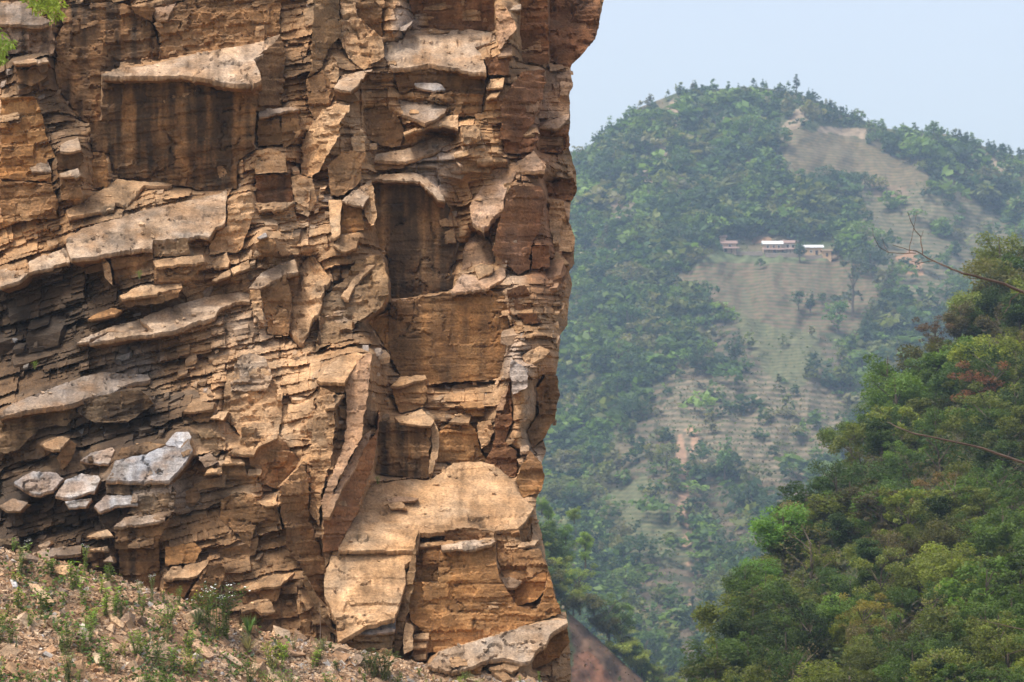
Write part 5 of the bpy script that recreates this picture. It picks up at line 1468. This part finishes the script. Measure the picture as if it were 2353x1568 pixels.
# ground from the slope's foot back to the viewer, falling away into the valley on the right
bx_, by_ = np.meshgrid(np.linspace(-60, 60, 60), np.linspace(-60, 120, 90))
toe = -5.3 - 0.02 * by_ - 30 * sstep(6, 40, bx_ - .02 * by_) - 30 * sstep(60, 118, by_)
toe = np.maximum(toe, -42.4)
bz = toe + .12 * fbm(p3(bx_ * .2, by_ * .2), 3, 9)
nr, nc = bx_.shape; idx = np.arange(nr * nc).reshape(nr, nc)
Q = np.stack([idx[:-1, :-1], idx[:-1, 1:], idx[1:, 1:], idx[1:, :-1]], -1).reshape(-1, 4)
link('near_ground', mesh_from('near_ground', np.stack([bx_, by_, bz], -1).reshape(-1, 3), Q, EARTH, np.full((nr * nc, 3), (.24, .18, .11))), kind='structure')

def talus_stones(n, lo, hi, seed, flat=.45, top_bias=1.0):
    r = np.random.default_rng(seed)
    px = r.uniform(-120, 1330, n); u = r.random(n)
    py = talus_top(px) - 4 + u * (1640 - talus_top(px))
    ok = (py < 1640) & (py > 1200)
    px, py = px[ok], py[ok]; n = len(px)
    w = lo * (hi / lo) ** (r.random(n) ** 1.7)
    m = w * .0083
    C = at(px, py, talus_Y(px, py)); C[:, 2] += m * .12
    # long axes lie down the slope
    ang = r.normal(-.55, .5, n)
    e1 = np.stack([np.cos(ang), r.normal(0, .35, n), np.sin(ang)], -1); e1 /= np.linalg.norm(e1, axis=1, keepdims=True)
    nn = np.stack([.15 + r.normal(0, .3, n), -.62 + r.normal(0, .3, n), .75 + r.normal(0, .25, n)], -1)
    e2 = np.cross(nn, e1); e2 /= np.linalg.norm(e2, axis=1, keepdims=True); e3 = np.cross(e1, e2)
    S = np.array([(-1, -1, -1), (1, -1, -1), (1, 1, -1), (-1, 1, -1), (-1, -1, 1), (1, -1, 1), (1, 1, 1), (-1, 1, 1)], float)
    J = S[None] * (1 + r.normal(0, .24, (n, 8, 3)))
    hx = m * .5; hy = m * r.uniform(.4, .9, n) * .5; hz = m * r.uniform(.12, .45, n) * .5 + .004
    V = C[:, None, :] + J[:, :, 0:1] * (hx[:, None] * e1)[:, None, :] + J[:, :, 1:2] * (hy[:, None] * e2)[:, None, :] + J[:, :, 2:3] * (hz[:, None] * e3)[:, None, :]
    F = np.array([(0, 3, 2, 1), (4, 5, 6, 7), (0, 1, 5, 4), (2, 3, 7, 6), (1, 2, 6, 5), (3, 0, 4, 7)])
    pal = 1.08 * np.array([(.32, .215, .13), (.27, .165, .092), (.36, .26, .17), (.21, .128, .072), (.32, .285, .25), (.24, .175, .125)])
    c = pal[r.choice(6, n, p=[.3, .2, .2, .15, .05, .1])] * (1 + r.uniform(-.25, .25, n))[:, None]
    cols = np.repeat(c[:, None, :], 6, 1) * (1 + r.normal(0, .06, (n, 6, 1)))
    return V, F, cols, w
bigst = talus_stones(300, 13, 42, 301)
for i in range(len(bigst[0])):
    emit('stone', bigst[0][i:i + 1], bigst[1], bigst[2][i:i + 1], talus)
sm = talus_stones(42000, 2.6, 13, 302)
emit('gravel', sm[0], sm[1], sm[2], talus, kind='stuff')

def slab_thing(poly, lift, col, label, seed):
    """a loose stone plate lying on the slope, outline in picture units"""
    poly = np.array(poly, float)
    r = np.random.default_rng(seed)
    ol = rough_outline(poly, 5, .9, seed)
    P = at(ol[:, 0], ol[:, 1], talus_Y(ol[:, 0], ol[:, 1]) - lift)
    cen = P.mean(0)
    nrm = np.array([.1, -.62, .78]); nrm /= np.linalg.norm(nrm)
    n = len(P)
    top = P + nrm * .02; bot = cen + (P - cen) * .93 - nrm * .16
    mid = cen + (P - cen) * .55 + nrm * (.045 + .02 * r.random((n, 1)))
    V = np.concatenate([bot, top, mid, [cen + nrm * .055]]) - cen
    i = np.arange(n); j = (i + 1) % n
    F4 = np.concatenate([np.stack([i, j, j + n, i + n], -1), np.stack([i + n, j + n, j + 2 * n, i + 2 * n], -1)])
    F3 = np.stack([i + 2 * n, j + 2 * n, np.full(n, 3 * n)], -1)
    # picture-y runs down: flip so that the plate faces out
    F4 = F4[:, ::-1]; F3 = F3[:, ::-1]
    c = np.asarray(col) * (1 + .2 * fbm((V + cen) * 3, 3, seed))[:, None]
    me = mesh_from('stone_plate', V, [F3, F4], ROCK, c)
    o = link('stone_plate', me, None, label=label, category='stone', group='loose stone plates on the debris slope')
    o.location = cen
    return o
k7 = .57446 * 1200 / 2353.0
def r7(pts): return [(k7 * x, 1206.4 + k7 * y) for x, y in pts]
PL = [([(215,460),(290,470),(370,540),(425,610),(400,625),(330,590),(260,530)],(.44,.30,.18),'long tan stone plate low at the far left of the debris slope'),
      ([(410,350),(470,320),(555,325),(545,380),(500,400),(430,380)],(.50,.33,.19),'broad tan stone plate at the upper left edge of the debris slope'),
      ([(840,690),(860,685),(980,790),(960,815),(880,760)],(.42,.30,.19),'narrow tilted stone plate in the weeds mid slope'),
      ([(1130,730),(1170,730),(1255,800),(1230,825),(1160,780)],(.46,.32,.22),'small tilted plate below the top edge of the debris slope'),
      ([(1190,640),(1290,630),(1355,680),(1340,710),(1230,690)],(.50,.35,.24),'pale flat plate on the top edge beside the flowering weeds'),
      ([(1490,880),(1540,890),(1620,960),(1680,1030),(1640,1050),(1560,1010),(1510,950)],(.42,.28,.18),'large long brown plate sliding down in the middle of the slope'),
      ([(1720,990),(1790,1010),(1910,1100),(1870,1110),(1780,1050)],(.48,.34,.23),'long thin pale plate right of the large brown one'),
      ([(1480,840),(1560,835),(1580,880),(1510,890)],(.44,.29,.17),'blocky stone just above the large brown plate'),
      ([(830,820),(870,780),(905,790),(890,850)],(.46,.32,.2),'small upright pale stone below the narrow tilted plate'),
      ([(620,790),(660,770),(690,830),(670,850)],(.45,.40,.34),'pale grey stone among green weeds at the left'),
      ([(720,1010),(790,1000),(810,1080),(750,1095)],(.48,.40,.3),'rounded pale stone at the bottom of the slope'),
      ([(80,430),(130,440),(140,490),(100,490)],(.50,.48,.46),'small whitish grey stone at the far left edge')]
for i, (p, c, lab) in enumerate(PL):
    slab_thing(r7(p), .10, c, lab, 40 + i)

# ------------------------------------------------------------------ weeds on the debris slope
M_STEM = plain_material('weed_stem', (.16, .17, .06))
M_DRY = plain_material('dry_stem', (.20, .14, .10))
M_FLW = plain_material('white_flower', (.55, .54, .50), .7, .1)
M_YEL = plain_material('yellow_flower', (.65, .50, .06), .7, .1)
def weed_mesh(seed, nst=7, leafy=16, leaf=.075, spread=.35, droop=.3, bare=.1):
    r = np.random.default_rng(seed)
    st = []; lc = []; tips = []; dirs = []
    for s in range(nst):
        a = r.uniform(0, 6.28); t = spread * r.uniform(.2, 1); h = r.uniform(.6, 1.0)
        p0 = np.array([r.normal(0, .05), r.normal(0, .05), -.06]); p2 = np.array([math.cos(a) * t, math.sin(a) * t, h]); p1 = (p0 + p2) / 2 + np.array([0, 0, .12])
        st.append(tube([p0, p1, p2], [.012, .009, .004], 4))
        tips.append(p2)
        for k in range(leafy):
            u = bare + (1 - bare) * r.random()
            p = (1 - u) ** 2 * p0 + 2 * u * (1 - u) * p1 + u * u * p2
            b = r.uniform(0, 6.28); d = np.array([math.cos(b), math.sin(b), r.uniform(-droop, .6)]); d /= np.linalg.norm(d)
            lc.append(p); dirs.append(d)
    lc = np.array(lc); dirs = np.array(dirs); n = len(lc)
    sz = (leaf * r.uniform(.6, 1.5, n))[:, None]
    side = np.cross(dirs, np.array([0, 0, 1.0]) + r.normal(0, .3, (n, 3))); side /= np.linalg.norm(side, axis=1, keepdims=True)
    q = np.stack([lc, lc + dirs * sz * .8 + side * sz * .42, lc + dirs * sz * 1.9, lc + dirs * sz * .8 - side * sz * .42], 1)
    tone = np.clip(r.normal(1, .2, n), .5, 1.6)[:, None] * np.ones((1, 3))
    return quads_mesh('leaves', q, tone, LEAF), mesh_from('stems', *join(st), M_STEM), np.array(tips)
def flowers_mesh(tips, seed, mat, per=6, size=.022, sp=.06):
    r = np.random.default_rng(seed)
    C = np.concatenate([t + r.normal(0, 1, (per, 3)) * np.array([sp, sp, sp * .45]) + np.array([0, 0, .02]) for t in tips])
    q = leaf_quads(C, size, r, .8, .9)
    return quads_mesh('flowers', q, np.ones((len(q), 3)), mat)
WV = [weed_mesh(s, *a) for s, a in ((1, (7, 16, .075, .35)), (2, (9, 20, .06, .30)), (3, (5, 14, .10, .25)), (4, (12, 22, .055, .5)), (5, (8, 10, .05, .25)))]
WC = [('bright green', (.13, .22, .04)), ('mid green', (.085, .15, .04)), ('yellow-green', (.17, .21, .05)), ('dark green', (.05, .085, .03)), ('grey-green', (.12, .15, .08))]
def put_weed(px, py, hp, v, c, label, name='weed_plant', flower=None, cat='weed', wide=1.0):
    Yv = float(talus_Y(px, py)) - .05
    o = thing(name, tuple(at(px, py, Yv)), label, cat, 'weeds growing on the debris slope', random.uniform(0, 6.28))
    h = hp / FPX * Yv
    o.scale = (h * wide, h * wide, h)
    l = link('leaves', WV[v][0], o); l.color = (c[0] * 1.6, c[1] * 1.4, c[2] * 1.2, 1)
    link('stems', WV[v][1], o)
    if flower: link('flowers', flower, o, kind='stuff')
    return o
FLW = flowers_mesh(WV[1][2], 5, M_FLW); FLW2 = flowers_mesh(WV[3][2], 6, M_FLW, 3, .022); FYE = flowers_mesh(WV[2][2][:3], 7, M_YEL, 8, .03, .04)
for _f in (FLW, FLW2, FYE): pass
HAND = [(500,1465,125,3,(.055,.09,.03),'large dark weed clump with white flower heads on the top edge of the slope',FLW2,1.0),(478,1440,90,1,(.08,.12,.04),'white-flowered weed left of the large dark clump',FLW,.8),(520,1475,110,1,(.07,.11,.035),'white-flowered weed right of the large dark clump',FLW,.7),
        (64,1285,45,2,(.10,.17,.05),'small white-flowered weed at the upper left edge of the slope',FLW,.7),(195,1312,60,1,(.12,.20,.05),'thin white-flowered weed beside the broad tan plate',FLW,.6),(320,1390,55,1,(.10,.15,.05),'thin white-flowered weed above the slope shoulder',FLW,.7),(350,1380,60,1,(.09,.13,.05),'tall white-tipped weed against the shaded rock foot',FLW,.5),
        (330,1400,40,2,(.12,.18,.05),'low white-flowered weed on the slope shoulder',FLW,.9),(880,1560,70,3,(.055,.08,.035),'round dark green shrub low in front of the narrow rock fin',None,1.6),(855,1555,60,3,(.05,.075,.045),'grey-green feathery shrub beside the round dark shrub',None,1.4),
        (455,1400,45,2,(.12,.17,.05),'yellow-flowered weed before the rock foot',FYE,.8),(500,1475,40,2,(.12,.17,.05),'yellow-flowered weed below the large dark clump',FYE,.8),(190,1390,65,0,(.13,.23,.035),'bright green leafy weed in the middle left of the slope',None,1.0),(105,1400,50,0,(.11,.22,.03),'bright green weed beside the long tan plate',None,1.4),
        (265,1400,50,0,(.12,.20,.04),'bright green weed over the narrow tilted plate',None,1.2),(155,1490,80,0,(.09,.16,.05),'tall mid green weed at the lower left',None,.9),(360,1530,60,3,(.05,.085,.04),'dark feathery weed in the lower middle of the slope',None,1.3),(245,1545,80,0,(.085,.15,.035),'leafy mid green weed at the bottom left third',None,1.0),
        (400,1545,55,0,(.10,.18,.04),'bright low weed at the bottom middle',None,1.3),(30,1265,28,0,(.12,.25,.05),'tiny bright weed on the top left corner of the slope',None,1.0),(118,1310,25,0,(.13,.24,.03),'tiny bright weed left of the broad tan plate',None,1.3),(412,1395,48,1,(.11,.19,.06),'slim pale green weed on the crest before the shaded foot',None,.7),(375,1385,32,1,(.11,.19,.06),'short slim weed on the crest',None,.7),(443,1400,30,1,(.10,.17,.05),'short pale weed on the crest near the yellow flowers',None,.7)]
for px, py, hp, v, c, lab, fl, wd in HAND:
    put_weed(px, py, hp, v, c, lab, 'flowering_weed' if fl else 'weed_plant', fl, 'weed', wd)
r = np.random.default_rng(55)
n_w = 0
while n_w < 150:
    px = r.uniform(-30, 1320); py = talus_top(px) + r.random() ** .8 * (1640 - talus_top(px))
    if py > 1630: continue
    ci = int(r.choice(5, p=[.25, .28, .15, .16, .16])); v = int(r.integers(5))
    hp = r.uniform(24, 68) * (.5 if px > 760 else 1)
    where = 'below the narrow rock fin' if 760 < px < 900 else 'under the big tilted bottom slab' if px > 1000 else 'at the left end of the debris slope' if px < 200 else 'in the left middle of the debris slope' if px < 420 else 'in the middle of the debris slope' if px < 700 else 'on the narrow foot of the debris slope'
    put_weed(px, py, hp, v, np.array(WC[ci][1]) * r.uniform(.85, 1.15), '%s %s weed %s' % ('short' if hp < 36 else 'tall' if hp > 52 else 'knee-high', WC[ci][0], where), wide=r.uniform(.7, 1.3))
    n_w += 1
# low ground cover
n = 13000
px = r.uniform(-100, 1300, n); py = talus_top(px) + r.random(n) * (1640 - talus_top(px))
g = fbm(p3(px / 70., py / 40., 3.), 3, 61) > .08 + .25 * (px > 720)
px, py = px[g], py[g]
C = at(px, py, talus_Y(px, py) - .05); C[:, 2] += np.abs(r.normal(0, .07, len(px)))
link('ground_cover', quads_mesh('ground_cover', leaf_quads(C, .042, r, .5), np.array([w_[1] for w_ in WC])[r.integers(0, 5, len(px))] * r.uniform(.6, 1.1, (len(px), 1)), LEAF), kind='stuff', label='low green ground cover between the stones of the slope', category='ground cover')
# grass tuft
def grass_tuft(px, py, hp, label, seed, c=(.13, .21, .08), nb=70):
    r = np.random.default_rng(seed)
    Yv = float(talus_Y(px, py)) - .05; h = hp / FPX * Yv
    o = thing('grass_tuft', tuple(at(px, py, Yv)), label, 'grass', 'grass tufts on the debris slope')
    V = []; F = []
    for b in range(nb):
        a = r.uniform(0, 6.28); t = r.uniform(.05, .75) * h; hh = h * r.uniform(.55, 1.1)
        p = [np.array([math.cos(a) * t * u ** 1.6, math.sin(a) * t * u ** 1.6, hh * (u - .25 * u * u * (t / h))]) for u in (0, .35, .7, 1)]
        sd = np.array([-math.sin(a), math.cos(a), 0]) * .012
        k = len(V)
        for u, q in zip((1, .9, .6, .12), p): V += [q - sd * u, q + sd * u]
        for j in range(3): F.append((k + 2 * j, k + 2 * j + 1, k + 2 * j + 3, k + 2 * j + 2))
    me = mesh_from('blades', V, np.array(F), LEAF, np.full((len(V), 3), c) * r.uniform(.8, 1.2, (len(V), 1)))
    link('blades', me, o)
grass_tuft(572, 1462, 52, 'light green arching grass tuft on the crest right of the dark clump', 3)
grass_tuft(455, 1440, 45, 'pale grey-green grass tuft left of the dark weed clump', 4, (.17, .19, .12))
grass_tuft(570, 1500, 45, 'dry straw grass tuft below the light green tuft', 5, (.30, .26, .15))
# thin dry stalk standing before the fin
P = at(735, 1490, float(talus_Y(735, 1490)))
o = thing('dry_stalk', tuple(P), 'single tall thin dry stalk standing before the dark rock recess', 'stalk')
link('stem', mesh_from('stem', *tube([(0, 0, -.1), (.01, 0, .4), (-.005, 0, .8)], [.008, .006, .003], 5), M_DRY), o)

# ------------------------------------------------------------------ bamboo-like sprays hanging in at the top left
def spray(name, label, stems, seed, col):
    r = np.random.default_rng(seed)
    base = at(*stems[0][0], 57.5)
    o = thing(name, tuple(base), label, 'bamboo', 'leafy sprays at the top corner of the cliff')
    tp = []; q = []; tones = []
    for st_ in stems:
        pts = np.array([at(x, y, 57.5 - .25 * i) for i, (x, y) in enumerate(st_)]) - base
        tp.append(tube(pts, np.linspace(.012, .004, len(pts)), 5))
        for k in range(110):
            u = r.random() * (len(pts) - 1); i = min(int(u), len(pts) - 2); p = pts[i] + (pts[i + 1] - pts[i]) * (u - i)
            a = r.uniform(-1.1, 1.1); d = np.array([math.sin(a) * .9, r.normal(0, .6), -abs(math.cos(a)) * r.uniform(.2, 1)]); d /= np.linalg.norm(d)
            L = r.uniform(.10, .20); s = np.cross(d, (0, 1, .2)); s /= np.linalg.norm(s); w = L * .11
            p = p + r.normal(0, .05, 3)
            q.append([p, p + d * L * .4 + s * w, p + d * L, p + d * L * .4 - s * w]); tones.append(r.uniform(.7, 1.25))
    link('leaves', quads_mesh('leaves', np.array(q), np.array(tones)[:, None] * np.array(col), LEAF), o)
    link('stems', mesh_from('stems', *join(tp), M_STEM), o)
spray('bamboo_spray', 'bright yellow-green bamboo spray hanging at the top left corner', [[(60,-30),(95,-5),(125,12),(140,35)],[(50,-20),(75,5),(90,25)],[(85,-30),(115,0),(140,8)],[(70,-30),(100,10),(128,40)]], 1, (.24, .30, .035))
spray('bamboo_spray', 'smaller bamboo spray at the left picture edge below the corner one', [[(-30,70),(-5,85),(15,95),(30,108)],[(-30,85),(0,100),(8,120)],[(-40,120),(-10,130),(8,138)]], 2, (.20, .28, .04))
for px, py, lab in ((80, 848, 'tiny green plant rooted in the dark rock band'), (868, 1112, 'tiny green plant at the back of the rock platform'), (320, 640, 'tiny green sprig in the crack under the long pale ledge')):
    b = at(px, py, 60 - float(grid_at(Bm, px, py)) - .75)
    o = thing('crevice_plant', tuple(b), lab, 'plant', None)
    h = .16
    o.scale = (h, h, h)
    l = link('leaves', WV[3][0], o); l.color = (.14, .24, .03, 1); link('stems', WV[3][1], o)

# ------------------------------------------------------------------ bare tree standing just outside the frame: its twigs reach in
kb = .57446 * 1000 / 1960.0
def rb(pts): return [(1778.5 + kb * x, 488.3 + kb * y) for x, y in pts]
BY = 38.0
tb = thing('bare_tree', tuple(at(2560., 2100., BY + 1)), 'leafless tree whose thin bare branches reach in over the wooded hillside', 'tree')
tbl = np.array(tb.location)
def limb(pts, r0, r1, dz=0.0, nm='branch', par=None):
    n = len(pts)
    P = np.array([at(x, y, BY + dz + .25 * math.sin(i * 1.1)) for i, (x, y) in enumerate(pts)]) - tbl
    # finer, slightly crooked
    out = [P[0]]
    rr = np.random.default_rng(len(pts) + int(pts[0][0]))
    for i in range(n - 1):
        for u in (.34, .67, 1.0):
            q = P[i] + (P[i + 1] - P[i]) * u + rr.normal(0, .004, 3)
            out.append(q)
    out = np.array(out)
    return link(nm, mesh_from(nm, *tube(out, np.linspace(r0 * .78, r1 * .8, len(out)), 6), TWIG), par or tb)
limb([(2560, 2100), (2550, 1500), (2540, 1000), (2500, 600)], .11, .05, nm='trunk')
m1 = limb([(2525, 760)] + rb([(1960, 630), (1800, 555), (1620, 510), (1480, 480), (1360, 430), (1230, 370), (1110, 300), (1060, 295), (930, 255)]), .030, .004)
limb(rb([(1165, 330), (1150, 190), (1090, 110), (1050, 0)]), .011, .004, nm='twig', par=m1)
limb(rb([(1060, 320), (1090, 150), (1115, 0)]), .008, .003, nm='twig', par=m1)
limb(rb([(1110, 320), (1000, 322), (900, 315), (820, 270), (780, 180), (770, 120)]), .008, .003, nm='twig', par=m1)
limb(rb([(1240, 385), (1130, 395), (1080, 385)]), .006, .003, nm='twig', par=m1)
limb(rb([(900, 315), (860, 250), (850, 200)]), .005, .0025, nm='twig', par=m1)
limb(rb([(1930, 630), (1860, 680), (1840, 740), (1805, 790)]), .010, .004, nm='twig', par=m1)
limb(rb([(1150, 190), (1165, 180), (1170, 140)]), .006, .003, nm='twig', par=m1)
m2 = limb([(2530, 1130), (2353, 1064), (2260, 1032), (2190, 1014), (2110, 1000), (2070, 985), (2040, 970)], .028, .007)
m3 = limb([(2540, 1500), (2353, 1448), (2270, 1430), (2220, 1414)], .014, .003, dz=2)
limb([(2545, 1560), (2400, 1470), (2353, 1492), (2310, 1506)], .012, .003, dz=2)

# ------------------------------------------------------------------ labels that would repeat get their place in the row
bpy.context.view_layer.update()
ORD = ['leftmost', 'second', 'third', 'fourth', 'fifth', 'sixth', 'seventh', 'eighth', 'ninth', 'tenth', 'eleventh', 'twelfth', 'thirteenth', 'fourteenth', 'fifteenth', 'sixteenth', 'seventeenth', 'eighteenth', 'nineteenth', 'twentieth']
_by = {}
for o in SC.objects:
    if o.parent is None and 'label' in o and o.get('group'):
        _by.setdefault(o['label'], []).append(o)
for lab, lst in _by.items():
    if len(lst) < 2 or len(lst) > 20: continue
    lst.sort(key=lambda q: float(to_px(np.array(q.location))[0]))
    for i, o in enumerate(lst):
        w_ = 'leftmost such' if i == 0 else 'rightmost such' if i == len(lst) - 1 else ORD[i] + ' from left'
        if len((lab + ' ' + w_).split()) > 16: lab = lab.replace(' of the wooded hillside', ' of the woods')
        if len((lab + ' ' + w_).split()) <= 16:
            o['label'] = lab + ', ' + w_

# ------------------------------------------------------------------ haze
hv = np.array([(x, y, z) for z in (-44, 235) for x, y in ((-3100, -700), (3100, -700), (3100, 3100), (-3100, 3100))], float)
hf = np.array([(0, 3, 2, 1), (4, 5, 6, 7), (0, 1, 5, 4), (1, 2, 6, 5), (2, 3, 7, 6), (3, 0, 4, 7)])
hm = bpy.data.materials.new('haze_air'); hm.use_nodes = True
ht2 = hm.node_tree
for nd in list(ht2.nodes):
    if nd.type != 'OUTPUT_MATERIAL': ht2.nodes.remove(nd)
pv = ht2.nodes.new('ShaderNodeVolumePrincipled')
pv.inputs['Color'].default_value = (.56, .76, 1.0, 1)
pv.inputs['Density'].default_value = 0.00024
pv.inputs['Anisotropy'].default_value = 0.1
ht2.links.new(pv.outputs[0], ht2.nodes['Material Output'].inputs['Volume'])
link('haze', mesh_from('haze', hv, hf, hm), kind='stuff', label='thin pale blue haze between the cliff and the far mountain', category='haze')
